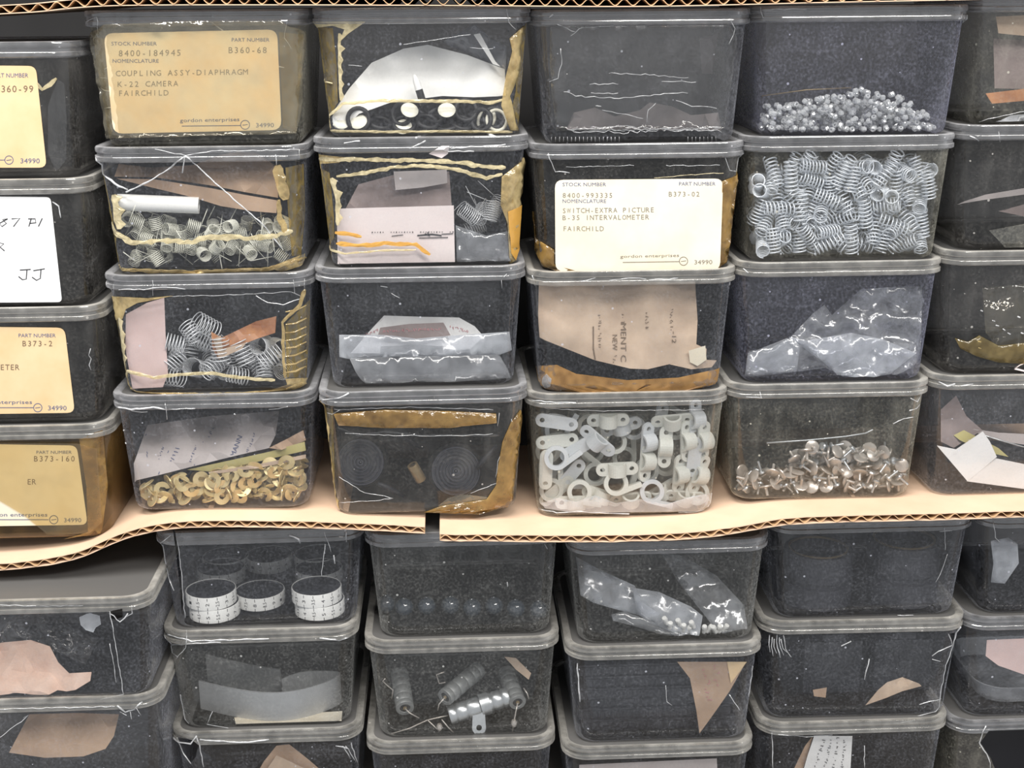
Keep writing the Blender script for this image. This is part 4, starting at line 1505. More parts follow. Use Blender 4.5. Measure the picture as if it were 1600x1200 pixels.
# ---- u2r4: card, papers, brass clips
b = BOX['u2r4']
card = b.put_sheet('job_card', [(230, 664, 0.060), (330, 650, 0.070), (436, 642, 0.075), (430, 680, 0.040), (420, 700, 0.020), (360, 714, 0.016), (300, 729, 0.013), (245, 743, 0.009), (197, 754, 0.006), (203, 740, 0.010)], 'paper_grey',
                   'grey card with handwriting leaning over the brass clips', 'card', amp=0.0015, freq=0.012, thick=0.0005)
b.ink_in('handwriting', [S(p, 1.1) for p in ([(247, 741), (263, 704)], [(303, 727), (317, 690)], [(205, 738), (228, 678)])] +
         [T('MANN', 366, 714, 34, 8, turn=-1.2), scribble(270, 724, 28, 7, -1.15, 1), scribble(388, 708, 32, 5, -1.2, 2), scribble(232, 716, 12, 8, -1.1, 3), scribble(298, 722, 26, 4, -1.2, 4), scribble(248, 718, 20, 4, -1.15, 5), scribble(328, 684, 14, 6, -1.1, 6)],
         'ink_blue', card, 0.03)
b.put_sheet('folded_paper', [(420, 700, 0.012), (448, 686, 0.018), (474, 672, 0.020), (478, 688, 0.014), (440, 703, 0.010)], 'kraft_paper', 'crumpled brown paper end above the brass clips', 'paper', amp=0.002, freq=0.06, step=9)
b.put_sheet('folder_card', [(292, 734, 0.016), (420, 706, 0.014), (476, 690, 0.012), (478, 704, 0.010), (400, 722, 0.012), (330, 737, 0.014)], 'olive_card', 'olive card edge between the grey card and the brass clips', 'card', amp=0.001)
b.put_sheet('folder_card', [(325, 738, 0.010), (400, 726, 0.009), (478, 710, 0.008), (478, 716, 0.007), (400, 732, 0.007), (330, 741, 0.008)], 'kraft_light', 'pale card edge lying lowest above the brass clips', 'card', amp=0.0006)


def clip_shape():
    r1, r2 = 0.0064, 0.0022
    out = [(r1 * math.cos(R(a)), r1 * math.sin(R(a))) for a in range(-72, -289, -12)]
    inn = [(0.0012, r2 * 1.6), (r2, r2 * 0.7), (r2 * 0.9, -r2 * 0.6), (0.0, -r2), (-r2 * 0.9, -r2 * 0.6), (-r2, r2 * 0.7), (-0.0012, r2 * 1.6)]
    out = [(r1 * math.cos(R(a)), r1 * math.sin(R(a))) for a in range(108, 433, 12)]
    inn = inn
    return out + inn


clip = MB().extrude(clip_shape(), [], -0.0004, 0.0004).mesh('retaining_clip', 'brass', None)
spots = pack(b, 90, [(180, 765), (215, 756), (300, 748), (340, 740), (478, 716), (486, 790), (480, 800), (215, 803)], 0.0, 0.012, 0.0036, 0.0006, k=0.62, tries=9000, seed=11, near=1.0)
spots += pack(b, 45, [(185, 765), (300, 745), (478, 716), (486, 800), (200, 803)], 0.014, 0.05, 0.0040, 0.0006, k=0.8, seed=12, near=1.0)
for i, (c, ax) in enumerate(spots):
    if i % 2 == 0:
        spots[i] = (c, Vector((ax.x * 0.5, -1.0, ax.z * 0.6)).normalized())
scatter('retaining_clip', clip, spots, 'small brass retaining clip in the heap under the handwritten card', 'clip', 'brass clips')

# ---- u3r1: paper bag, rubber rings, ivory pieces, marker
b = BOX['u3r1']
b.put_sheet('paper_bag', [(512, 196, 0.006), (525, 168, 0.010), (545, 138, 0.020), (580, 98, 0.030), (630, 76, 0.036), (668, 70, 0.038), (730, 86, 0.034), (788, 108, 0.022), (790, 150, 0.012), (740, 152, 0.014), (690, 150, 0.016), (610, 160, 0.015), (560, 178, 0.007), (535, 204, 0.005)],
            'white_smooth', 'crumpled white paper bag above the black rubber rings', 'paper bag', amp=0.0035, freq=0.018, thick=0.0006, step=12)
b.put_sheet('plastic_wrap', [(690, 66, 0.050), (742, 38, 0.060), (768, 60, 0.050), (792, 72, 0.040), (790, 112, 0.026), (735, 86, 0.050)], 'bag_milky', 'greyish plastic wrap behind the white paper bag', 'plastic bag', amp=0.004, freq=0.05, ridge=True, step=10, smooth=0)
b.put_sheet('paper_strip', [(740, 54, 0.020), (750, 52, 0.020), (774, 96, 0.016), (782, 104, 0.014), (770, 100, 0.016)], 'white_smooth', 'narrow white strip standing beside the white paper bag', 'paper', amp=0.001, step=8)
ring_b = torus_mesh('rubber_ring', 0.0078, 0.0017, 'rubber_black')
ring_w = torus_mesh('plastic_ring', 0.0076, 0.0013, 'ivory')
RP = [(560, 186, 0.002, 0.1), (594, 192, 0.002, 1.1), (628, 178, 0.006, 0.2), (632, 195, 0.002, 0.9), (668, 190, 0.002, 1.0), (700, 196, 0.002, 1.2), (728, 172, 0.006, 0.3), (722, 192, 0.003, 1.0), (752, 190, 0.002, 0.2), (772, 184, 0.005, 0.5),
      (650, 184, 0.010, 0.8), (684, 180, 0.009, 0.9), (610, 200, 0.008, 1.3), (706, 184, 0.010, 1.1), (740, 200, 0.008, 1.2)]
for i, (x, y, d, t) in enumerate(RP):
    o = link('rubber_ring', ring_b)
    o.location = b.pt(x, y, d + WALL + 0.002 + 0.008 * math.sin(t))
    o.location.z = max(o.location.z, b.floor + 0.0018 + 0.0080 * math.cos(t))
    o.rotation_euler = (math.pi / 2 - t, 0, 0.5 * math.sin(i * 2.1))
    tag(o, 'black rubber ring lying under the white paper bag', 'rubber ring', 'black rubber rings')
for i, (x, y, d, t) in enumerate([(776, 188, 0.003, 0.25), (760, 194, 0.012, 0.4)]):
    o = link('plastic_ring', ring_w)
    o.location = b.pt(x, y, d + WALL + 0.004)
    o.location.z = max(o.location.z, b.floor + 0.009)
    o.rotation_euler = (math.pi / 2 - t, 0, 0.3 - i)
    tag(o, 'ivory plastic ring leaning at the end of the black rubber rings', 'plastic ring', 'ivory rings')
for i, (x, y, rx) in enumerate([(560, 190, 13), (630, 198, 14), (698, 172, 15), (524, 190, 12), (640, 172, 11)]):
    c = b.pt(x, y, 0.006 + 0.003 * (i % 2))
    c.z = max(c.z, b.floor + 0.004)
    m = MB().lathe([(0, -0.0012), (0.003, -0.0013), (0.0058, -0.0008), (0.0066, 0.0), (0.0058, 0.0008), (0.003, 0.0013), (0, 0.0012)], 20, frame((0, 0, 0), (0.1 * i - 0.2, -0.75, 0.65)))
    o = m.build('plastic_washer', 'ivory', None, 40, (0, 0, 0))
    o.location = c
    tag(o, 'smooth ivory disc among the black rubber rings', 'plastic disc', 'ivory discs')
a, c = b.pt(662, 164, 0.0055), b.pt(647, 116, 0.0075)
ax = (c - a)
root = thing('marker_stick', 'pointed white and black stick standing before the white paper bag', 'stick', a)
m4 = frame((0, 0, 0), ax)
Lk = ax.length
MB().lathe([(0, 0), (0.0028, 0), (0.0028, Lk * 0.50), (0, Lk * 0.50)], 14, m4).build('shaft', 'rubber_black', root, 40, (0, 0, 0))
MB().lathe([(0, Lk * 0.50), (0.0028, Lk * 0.50), (0.0024, Lk * 0.8), (0.0010, Lk * 0.97), (0, Lk)], 14, m4).build('pointed_tip', 'white_smooth', root, 40, (0, 0, 0))

# ---- u3r2: pink papers, springs, film
b = BOX['u3r2']
pp = b.put_sheet('paper_sheet', [(526, 326, 0.006), (709, 321, 0.006), (711, 419, 0.004), (528, 421, 0.004)], 'paper_pale_pink', 'pale pink paper standing upright across half of its box', 'paper', amp=0.0004, thick=0.0005)
dots = [S([(581 + 4.2 * k, 363 - 0.02 * k), (582.6 + 4.2 * k, 363 - 0.02 * k)], 1.2 if k % 3 else 2.0) for k in range(32) if k % 11 not in (5, 6)]
dots += [S([(652, 368), (675, 366), (690, 368)], 2.2), S([(655, 372), (700, 371)], 1.4), S([(690, 366), (708, 365)], 1.4), S([(612, 369), (630, 367)], 1.2), S([(664, 365), (672, 369), (668, 363)], 2.0)]
b.ink_in('perforation_marks', dots, 'ink_black', pp, 0.005)
b.put_sheet('paper_sheet', [(540, 326, 0.012), (560, 288, 0.020), (620, 272, 0.024), (702, 268, 0.024), (706, 325, 0.012)], 'paper_mauve', 'dim mauve paper standing behind the pale pink paper', 'paper', amp=0.002)
b.put_sheet('paper_slip', [(615, 268, 0.015), (698, 265, 0.015), (699, 286, 0.014), (660, 293, 0.014), (618, 297, 0.014)], 'paper_grey', 'small greyish slip above the pale pink paper', 'paper', amp=0.0008)
b.put_sheet('plastic_wrap', [(712, 352, 0.006), (760, 368, 0.008), (800, 360, 0.006), (798, 412, 0.004), (714, 416, 0.004)], 'bag_clear', 'crinkled clear film beside the pale pink paper', 'plastic bag', amp=0.003, freq=0.06, ridge=True, step=10, smooth=0)
sp_t = spring_mesh('torsion_spring', 0.0060, 0.00030, 9, 0.016, 'steel_wire', tails=0.020)
for i, (x, y, d, ax) in enumerate([(732, 334, 0.006, (0.8, 0.3, -0.7)), (752, 334, 0.014, (0.3, 0.8, 0.5)), (768, 330, 0.008, (0.25, 0.3, 1.0)), (776, 322, 0.020, (0.5, 0.5, 0.8)), (742, 356, 0.022, (0.9, 0.2, 0.3))]):
    o = link('torsion_spring', sp_t)
    o.location = b.pt(x, y, d + 0.010)
    o.rotation_mode = 'QUATERNION'
    o.rotation_quaternion = Vector(ax).to_track_quat('Z', 'Y')
    tag(o, 'steel spring with long tails beside the pale pink paper', 'spring', 'springs beside the pink paper')

# ---- u3r3: bag with red printed paper
b = BOX['u3r3']
wp = b.put_sheet('printed_paper', [(548, 552, 0.030), (575, 520, 0.034), (600, 493, 0.040), (660, 495, 0.040), (717, 496, 0.040), (742, 510, 0.036), (756, 526, 0.032), (735, 545, 0.028), (690, 550, 0.026), (600, 552, 0.028)], 'paper_white',
                 'white folded paper with red printing inside the flat plastic bag', 'paper', amp=0.002, freq=0.02)
b.ink_in('red_printing', [scribble(570, 526, 22, 5, -0.35, 1, 0.5), scribble(702, 513, 30, 5, 0.25, 2, 0.5)], 'ink_red', wp, 0.03)
mp = b.put_sheet('printed_paper', [(594, 512, 0.026), (640, 506, 0.026), (693, 504, 0.026), (704, 524, 0.023), (655, 530, 0.022), (590, 526, 0.023)], 'paper_mauve', 'dim mauve flap before the white red printed paper', 'paper', amp=0.001)
b.ink_in('red_printing', [scribble(598, 520, 90, 5, -0.04, 3, 0.6)], 'ink_red', mp, 0.02)
b.put_sheet('plastic_bag', [(530, 523, 0.014), (600, 523, 0.016), (650, 529, 0.016), (700, 525, 0.016), (755, 521, 0.014), (796, 518, 0.012), (800, 547, 0.010), (780, 555, 0.010), (690, 556, 0.010), (620, 557, 0.010), (545, 561, 0.010), (530, 558, 0.012)], 'bag_milky',
            'milky folded top of the flat plastic bag before red printing', 'plastic bag', amp=0.0015, freq=0.04, ridge=True, step=11, smooth=0)
pb = b.put_sheet('plastic_bag', [(546, 560, 0.010), (620, 557, 0.010), (690, 556, 0.010), (780, 554, 0.010), (801, 590, 0.006), (700, 600, 0.005), (620, 603, 0.005), (572, 604, 0.005), (556, 582, 0.007)], 'bag_clear',
                 'clear hanging body of the flat plastic bag over a dark block', 'plastic bag', amp=0.002, freq=0.03, ridge=True, step=13, smooth=0)
m = MB().box(0, 0, 0.012, 0.054, 0.03, 0.024)
o = m.build('dark_block', 'bakelite', None, None, (0, 0, 0))
o.location = (b.pt(650, 580, 0.03).x, b.pt(650, 580, 0.034).y, b.floor)
tag(o, 'dark flat block inside the plastic bag with red printing', 'block')

# ---- u3r4: two ribbed discs and a brass sleeve
b = BOX['u3r4']


def ribbed_disc(x, y, d, rad, tilt, label):
    prof = [(0, -0.004), (rad, -0.004), (rad, 0.0)]
    n = 7
    for k in range(n):
        r0 = rad * (1 - k / n)
        r1 = rad * (1 - (k + 0.5) / n)
        prof += [(r0 * 0.99, 0.0002), (r0 * 0.95, 0.0026), (r1 * 1.06, 0.0026), (r1, 0.0002)]
    prof += [(rad * 0.05, 0.002), (0, 0.003)]
    c = b.pt(x, y, d)
    root = thing('ribbed_disc', label, 'disc', c)
    m4 = frame((0, 0, 0), tilt)
    MB().lathe(prof, 36, m4).build('ribbed_face', 'disc_ribbed', root, 30, (0, 0, 0))
    MB().lathe([(rad * 1.02, -0.010), (rad * 1.12, -0.010), (rad * 1.14, -0.002), (rad * 1.06, 0.0008), (rad * 1.01, 0.0), (rad * 1.02, -0.010)], 36, m4).build('housing', 'rubber_black', root, 30, (0, 0, 0))
    return root


ribbed_disc(564, 722, 0.020, 0.0185, (-0.12, -1, 0.22), 'dark ribbed disc close to the torn left tape edge'.replace('left ', 'yellow '))
ribbed_disc(712, 736, 0.018, 0.0195, (0.10, -1, 0.25), 'dark ribbed disc between brass sleeve and broad amber tape')
a, c = b.pt(644, 726, 0.010), b.pt(658, 750, 0.012)
m4 = frame((0, 0, 0), c - a)
Lc = (c - a).length
o = MB().lathe([(0.0028, 0.0005), (0.0028, 0), (0.0042, 0), (0.0044, 0.0006), (0.0044, Lc - 0.0006), (0.0042, Lc), (0.0028, Lc), (0.0028, Lc - 0.0005)], 20, m4).build('brass_sleeve', 'brass_dull', None, 40, (0, 0, 0))
o.location = a
tag(o, 'short brass sleeve between the two dark ribbed discs', 'sleeve')
for i, (x, y, d, s) in enumerate([(610, 765, 0.012, 1), (760, 715, 0.014, 0), (640, 690, 0.03, 1)]):
    c = b.pt(x, y, d)
    ax = Vector((0.8, 0.2, -0.5 if s else 0.9)).normalized()
    m = MB().tube([-ax * 0.012, -ax * 0.004 + Vector((0, -0.001, 0.001)), ax * 0.004, ax * 0.013], [0.0016, 0.0024, 0.0022, 0.0014], 10)
    o = m.build('rubber_tube', 'bakelite', None, 0, (0, 0, 0))
    o.location = c
    tag(o, ['short dark tube below the ribbed disc at the yellow tape', 'short dark tube crossing the ribbed disc at the amber tape', 'short dark tube above the brass sleeve'][i], 'tube')

# ---- u4r1: dark paper remains on the floor
b = BOX['u4r1']
b.put_sheet('dark_paper', [(885, 202, 0.010), (896, 176, 0.024), (930, 168, 0.03), (960, 182, 0.026), (1000, 172, 0.030), (1015, 160, 0.036), (1050, 166, 0.034), (1080, 180, 0.026), (1122, 176, 0.026), (1128, 204, 0.008)], 'paper_dark', 'dark brown paper behind wrinkled film in the nearly empty box', 'paper', amp=0.003, freq=0.03)
b.put_sheet('cardboard_scrap', [(1096, 60, 0.10), (1140, 50, 0.09), (1138, 115, 0.09), (1100, 115, 0.10)], 'paper_grey', 'grey card at the back of the nearly empty box', 'card')

# ---- u4r2: dark filling behind the label
b = BOX['u4r2']
for i, x in enumerate((872, 935, 1000, 1065)):
    c = b.pt(x + 28, 400, 0.03)
    o = MB().box(0, 0, 0.03, 0.026, 0.05, 0.060).box(0, -0.012, 0.063, 0.010, 0.010, 0.006).build('switch_block', 'bakelite', None, None, (0, 0, 0))
    o.location = (c.x, b.yf + 0.05, b.floor)
    tag(o, 'dark switch block standing behind the cream label', 'switch', 'dark switch blocks')

# ---- u4r3: brown paper bag
b = BOX['u4r3']
kb = b.put_sheet('paper_bag', [(842, 440, 0.026), (960, 440, 0.030), (1086, 440, 0.030), (1090, 500, 0.020), (1088, 538, 0.012), (1104, 545, 0.010), (1103, 562, 0.008), (1120, 563, 0.008), (1112, 574, 0.006), (1080, 577, 0.006), (1046, 569, 0.008), (1012, 577, 0.006), (985, 576, 0.006), (930, 563, 0.007), (885, 545, 0.010), (840, 527, 0.010)],
                 'kraft_light', 'brown paper bag with vertical printing above a rusty floor', 'paper bag', amp=0.0035, freq=0.018, thick=0.0008, step=12)
TT = math.pi / 2
b.ink_in('stamped_text', [T('MENT C', 970, 505, 60, 9, turn=TT), scribble(970, 488, 16, 8, TT, 1), T('NEW', 957, 523, 24, 8, turn=TT), scribble(957, 555, 10, 7, TT, 5), T('-12', 1050, 518, 18, 7, turn=TT), scribble(1046, 482, 34, 6, TT, 2), scribble(1008, 488, 28, 6, TT, 3), scribble(934, 492, 50, 6, TT, 4),
                          S([(927, 510), (927, 545), (930, 562)], 2)], 'ink_brown', kb, 0.01)
b.put_sheet('folded_paper', [(1076, 548, 0.0045), (1102, 540, 0.0050), (1104, 562, 0.0042), (1090, 572, 0.0040), (1078, 566, 0.0042)], 'paper_cream', 'small pale flap at the corner of the brown paper bag', 'paper', amp=0.0004, step=9)

# ---- u4r4: white plastic clamps
b = BOX['u4r4']


def loop_clamp_mesh(mat, rad=0.0098, hole=0.0064, width=0.0075, tab=0.019):
    """A band bent round a hole with a flat foot pierced by a screw hole."""
    out = [(rad * math.cos(R(a)), rad * math.sin(R(a))) for a in range(-48, 229, 12)]
    out += [(-rad * 0.45, -rad * 1.0), (rad * 0.15, -rad * 1.0 - 0.002), (rad * 0.15 + tab * 0.2, -rad - tab * 0.45)]
    out = [(rad * math.cos(R(a)), rad * math.sin(R(a))) for a in range(-40, 271, 12)] + [(0.0, -rad), (tab, -rad), (tab, -rad + 0.0042), (rad * 0.80, -rad + 0.0042)]
    hl = [(hole * math.cos(R(a)), hole * math.sin(R(a))) for a in range(0, 360, 18)]
    return MB().extrude(out, [hl], -width / 2, width / 2).mesh('loop_clamp', mat, None)


def flat_clamp_mesh(mat, L=0.034, w=0.0105, t=0.0022):
    r_ = w / 2
    out = [(L / 2 - r_ + r_ * math.cos(R(a)), r_ * math.sin(R(a))) for a in range(-90, 91, 15)] + [(-L / 2 + r_ + r_ * math.cos(R(a)), r_ * math.sin(R(a))) for a in range(90, 271, 15)]
    h1 = [(L / 2 - r_ + 0.0020 * math.cos(R(a)), 0.0020 * math.sin(R(a))) for a in range(0, 360, 30)]
    h2 = [(-L / 2 + r_ + 0.0020 * math.cos(R(a)), 0.0020 * math.sin(R(a))) for a in range(0, 360, 30)]
    m = MB().extrude(out, [h1, h2], 0, t)
    arch = [Vector((0.0055 * math.cos(R(a)), 0, t + 0.0055 * math.sin(R(a)))) for a in range(0, 181, 15)]
    vs, fs = [], []
    for p in arch:
        o_ = p + Vector((p.x, 0, p.z - t)).normalized() * 0.0018
        vs += [Vector((p.x, -w / 2, p.z)), Vector((p.x, w / 2, p.z)), Vector((o_.x, -w / 2, o_.z)), Vector((o_.x, w / 2, o_.z))]
    for i in range(len(arch) - 1):
        q, s = i * 4, i * 4 + 4
        fs += [(q, q + 1, s + 1, s), (q + 2, s + 2, s + 3, q + 3), (q, s, s + 2, q + 2), (q + 1, q + 3, s + 3, s + 1)]
    return m.add(vs, fs).mesh('saddle_clamp', mat, None)


loopA, loopB = loop_clamp_mesh('nylon'), loop_clamp_mesh('nylon_grey')
flatA, flatB = flat_clamp_mesh('nylon'), flat_clamp_mesh('nylon_grey')
CL = [('L', 869, 715, 0.004, 0, 35), ('L', 905, 768, 0.006, 0, -10), ('L', 962, 755, 0.003, 0, 20), ('L', 1018, 768, 0.003, 0, -15), ('L', 860, 765, 0.016, 0, 90), ('L', 1090, 770, 0.006, 0, 120), ('L', 870, 672, 0.020, 0, 60),
      ('L', 960, 690, 0.024, 0, 200), ('L', 1055, 668, 0.022, 0, 20), ('L', 1100, 700, 0.020, 0, 80), ('L', 930, 740, 0.024, 0, 140), ('L', 1010, 735, 0.024, 0, 250), ('L', 990, 668, 0.034, 0, 40), ('L', 920, 665, 0.036, 0, 10), ('L', 1070, 665, 0.038, 0, 150), ('L', 880, 745, 0.034, 0, 0), ('L', 975, 715, 0.040, 0, 90), ('L', 1040, 725, 0.042, 0, 30), ('L', 1095, 660, 0.040, 0, 0), ('L', 925, 705, 0.044, 0, 70), ('L', 855, 705, 0.036, 0, 45)]
for i, (kind, x, y, d, t, rz) in enumerate(CL):
    o = link('loop_clamp', loopA if i % 3 else loopB)
    o.location = b.pt(x, y, d + WALL + 0.005)
    o.location.z = max(o.location.z, b.floor + 0.0115)
    o.rotation_mode = 'QUATERNION'
    o.rotation_quaternion = (Matrix.Rotation(R(90 - 12), 3, 'X') @ Matrix.Rotation(R(rz), 3, 'Z')).to_quaternion()
    tag(o, 'white plastic loop clamp with a round hole in the cloudy box', 'clamp', 'white loop clamps')
FL = [(935, 690, 0.006, -42, 0), (905, 700, 0.010, 30, 0), (1010, 690, 0.012, 88, 0), (1040, 700, 0.005, 86, 1), (1072, 690, 0.008, 92, 1), (1085, 715, 0.006, 86, 0), (1008, 720, 0.010, 84, 1), (965, 735, 0.0035, 2, 1), (1060, 740, 0.010, 88, 1),
      (850, 690, 0.012, 5, 1), (1105, 740, 0.010, 70, 1), (970, 665, 0.026, 15, 0), (1030, 660, 0.026, 80, 0), (890, 745, 0.018, 50, 0), (985, 785, 0.008, 4, 1), (900, 790, 0.010, 0, 1), (1070, 788, 0.010, -6, 1), (845, 735, 0.006, 88, 1), (1030, 770, 0.016, 30, 1), (940, 775, 0.014, -20, 1), (1110, 690, 0.006, 90, 1), (870, 660, 0.010, -10, 0), (1050, 655, 0.012, 4, 1), (950, 655, 0.016, 0, 1), (1085, 655, 0.014, 90, 0), (870, 785, 0.016, 40, 1)]
for i, (x, y, d, rz, wht) in enumerate(FL):
    o = link('saddle_clamp', flatA if wht else flatB)
    o.location = b.pt(x, y, d + WALL + 0.002)
    o.location.z = max(o.location.z, b.floor + 0.0055 + 0.010 * abs(math.sin(R(rz))))
    o.rotation_mode = 'QUATERNION'
    o.rotation_quaternion = (Matrix.Rotation(R(90 + (i % 3) * 6 - 6), 3, 'X') @ Matrix.Rotation(R(rz), 3, 'Z') @ Matrix.Rotation(R(180 if i % 4 == 1 else (0 if i % 2 else 25)), 3, 'X')).to_quaternion()
    tag(o, 'pale plastic saddle clamp with two screw holes in the cloudy box', 'clamp', 'saddle clamps')

# ---- u5r1: transparent beads
b = BOX['u5r1']
bead = MB().lathe([(0.0007, -0.0013), (0.0015, -0.0017), (0.0021, -0.0010), (0.0021, 0.0010), (0.0015, 0.0017), (0.0007, 0.0013), (0.0007, -0.0013)], 8).mesh('glass_bead', 'bead_plastic', None)
heap = [(1180, 190), (1196, 165), (1240, 158), (1300, 150), (1350, 138), (1400, 148), (1430, 165), (1460, 190), (1474, 214), (1184, 214)]
spots = pack(b, 300, heap, 0.000, 0.040, 0.0019, 0.0008, k=0.88, tries=16000, seed=21, near=1.2)
scatter('glass_bead', bead, spots, 'small transparent bead in the heap on its box floor', 'bead', 'transparent beads')
rest = pack(b, 420, [(1190, 195), (1240, 175), (1350, 155), (1420, 175), (1462, 205), (1462, 212), (1190, 212)], 0.006, 0.075, 0.0019, 0.0008, k=0.80, tries=14000, seed=22, near=0.9)
m = MB()
for c, ax in rest:
    m.lathe([(0, -0.0015), (0.0017, -0.0013), (0.0021, 0), (0.0017, 0.0013), (0, 0.0015)], 6, frame(c, ax))
org = Vector((b.cx, b.yf + 0.03, b.floor))
o = m.build('bead_filling', 'bead_plastic', None, None, org)
o.location = org
tag(o, 'transparent beads deeper in the heap, too many to count', 'beads', 'transparent beads', 'stuff')
a, c = b.pt(1190, 150, 0.05), b.pt(1330, 137, 0.05)
o = MB().tube([a, (a + c) / 2 + Vector((0, 0, 0.0015)), c], 0.0006, 5).build('wire_piece', 'brass_dull', None, 0, a)
o.location = a
tag(o, 'thin straight wire resting above the transparent beads', 'wire')

# ---- u5r2: bright springs
b = BOX['u5r2']
sp_z = spring_mesh('coil_spring', 0.0050, 0.00062, 8, 0.021, 'zinc_wire', seg=12, sides=5)
sp_z2 = spring_mesh('coil_spring', 0.0050, 0.00062, 8, 0.025, 'zinc_wire', seg=12, sides=5)
reg = [(1180, 300), (1210, 275), (1270, 255), (1350, 258), (1440, 262), (1478, 275), (1474, 400), (1460, 412), (1190, 412)]
reg = [(1172, 300), (1205, 272), (1270, 253), (1350, 256), (1440, 260), (1486, 275), (1480, 405), (1460, 414), (1184, 414)]
spots = pack(b, 120, reg, 0.000, 0.010, 0.0052, 0.0085, k=0.64, tries=12000, seed=31, axis_bias=(1, 0.55, 1))
spots += pack(b, 100, reg, 0.014, 0.036, 0.0052, 0.0085, k=0.66, tries=9000, seed=32)
scatter('coil_spring', [sp_z, sp_z2], spots, 'bright zinc coil spring in the box filled with springs', 'spring', 'bright coil springs')

# ---- u5r3: crumpled plastic bag
b = BOX['u5r3']
b.put_sheet('plastic_bag', [(1163, 590, 0.010), (1170, 548, 0.014), (1200, 545, 0.018), (1232, 530, 0.022), (1270, 490, 0.030), (1288, 476, 0.034), (1300, 492, 0.030), (1345, 452, 0.036), (1400, 448, 0.036), (1445, 447, 0.030), (1464, 470, 0.022), (1458, 530, 0.014), (1448, 560, 0.010), (1400, 588, 0.008), (1365, 600, 0.006), (1330, 594, 0.006), (1290, 575, 0.010), (1235, 582, 0.012)],
            'bag_clear', 'large crumpled transparent plastic bag, its peak touching the box top', 'plastic bag', amp=0.009, freq=0.022, ridge=True, step=12, smooth=0)
b.put_sheet('plastic_bag', [(1232, 526, 0.010), (1262, 532, 0.008), (1330, 520, 0.012), (1380, 530, 0.010), (1432, 552, 0.008), (1390, 585, 0.006), (1365, 600, 0.004), (1320, 596, 0.005), (1285, 565, 0.006)], 'bag_milky',
            'milky front fold of the crumpled transparent bag', 'plastic bag', amp=0.006, freq=0.03, ridge=True, step=12, smooth=0, seed=3)
b.put_sheet('plastic_bag', [(1168, 552, 0.006), (1180, 548, 0.006), (1230, 528, 0.010), (1250, 540, 0.008), (1245, 580, 0.006), (1195, 585, 0.005), (1164, 585, 0.005)], 'bag_clear',
            'pointed corner of the crumpled transparent bag at the box floor', 'plastic bag', amp=0.004, freq=0.04, ridge=True, step=10, smooth=0, seed=5)

# ---- u5r4: metal studs
b = BOX['u5r4']
stud = MB().lathe([(0, 0.0), (0.0045, 0.0), (0.0056, 0.0006), (0.0058, 0.0014), (0.0050, 0.0020), (0.0016, 0.0022), (0.0012, 0.0030), (0.0012, 0.0085), (0, 0.0088)], 14).mesh('metal_stud', 'tin_plate', 35)
stud2 = MB().lathe([(0, 0.0), (0.0026, 0.0), (0.0034, 0.0010), (0.0030, 0.0022), (0.0010, 0.0026), (0.0010, 0.0110), (0, 0.0112)], 12).mesh('metal_stud', 'aluminium', 35)
reg = [(1152, 752), (1180, 738), (1230, 742), (1250, 705), (1290, 695), (1330, 700), (1380, 705), (1412, 722), (1425, 745), (1420, 785), (1165, 787)]
spots = pack(b, 130, reg, 0.0, 0.012, 0.0042, 0.003, k=0.55, tries=9000, seed=41, near=1.0)
spots += pack(b, 60, reg, 0.014, 0.045, 0.0044, 0.003, k=0.78, tries=6000, seed=42)
scatter('metal_stud', [stud, stud2, stud], spots, 'loose flat headed metal stud at the bottom of the grimy box', 'stud', 'metal studs')
pts = [b.pt(1198, 692, 0.020), b.pt(1260, 688, 0.022), b.pt(1320, 682, 0.022), b.pt(1352, 677, 0.020), b.pt(1364, 671, 0.018)]
o = MB().tube(pts, 0.0008, 6).build('wire_piece', 'aluminium', None, 0, pts[0])
o.location = pts[0]
tag(o, 'bent grey wire lying over the metal studs', 'wire')

# ---- u6 column
b = BOX['u6r1']
b.put_sheet('paper_sheet', [(1556, 26, 0.010), (1640, 22, 0.010), (1640, 60, 0.010), (1560, 52, 0.010)], 'kraft_light', 'upper peach paper in the box beside the transparent beads', 'paper')
b.put_sheet('paper_sheet', [(1552, 60, 0.020), (1640, 66, 0.020), (1640, 140, 0.016), (1554, 138, 0.016)], 'paper_mauve', 'dim mauve paper in the box beside the transparent beads', 'paper')
b.put_sheet('paper_sheet', [(1540, 146, 0.008), (1640, 134, 0.008), (1640, 154, 0.007), (1550, 162, 0.006)], 'copper_paper', 'lower peach paper in the box beside the transparent beads', 'paper')
b.crack([(1530, 190), (1560, 182), (1600, 174)], 2.0, name='pale_scratch', lid=False)
b.put_sheet('plastic_wrap', [(1555, 192, 0.006), (1580, 180, 0.008), (1640, 176, 0.008), (1640, 200, 0.004), (1560, 200, 0.004)], 'bag_milky', 'milky wrap on the floor below the peach papers', 'plastic bag', amp=0.002, ridge=True, step=9, smooth=0)
b = BOX['u6r2']
b.put_sheet('folded_paper', [(1490, 320, 0.016), (1540, 304, 0.012), (1600, 294, 0.010), (1660, 288, 0.010), (1660, 300, 0.010), (1600, 304, 0.010), (1540, 312, 0.011)], 'paper_grey', 'curved grey paper edge in the dark box', 'paper', thick=0.001)
b.put_sheet('folded_paper', [(1560, 330, 0.014), (1620, 314, 0.014), (1680, 306, 0.014), (1680, 334, 0.012), (1600, 338, 0.012)], 'paper_mauve', 'mauve paper under the curved grey paper edge', 'paper')
b.decal('grime_spot', [(1545, 360), (1600, 350), (1640, 362), (1640, 385), (1570, 386)], 'plastic_grimy', step=12)
b = BOX['u6r3']
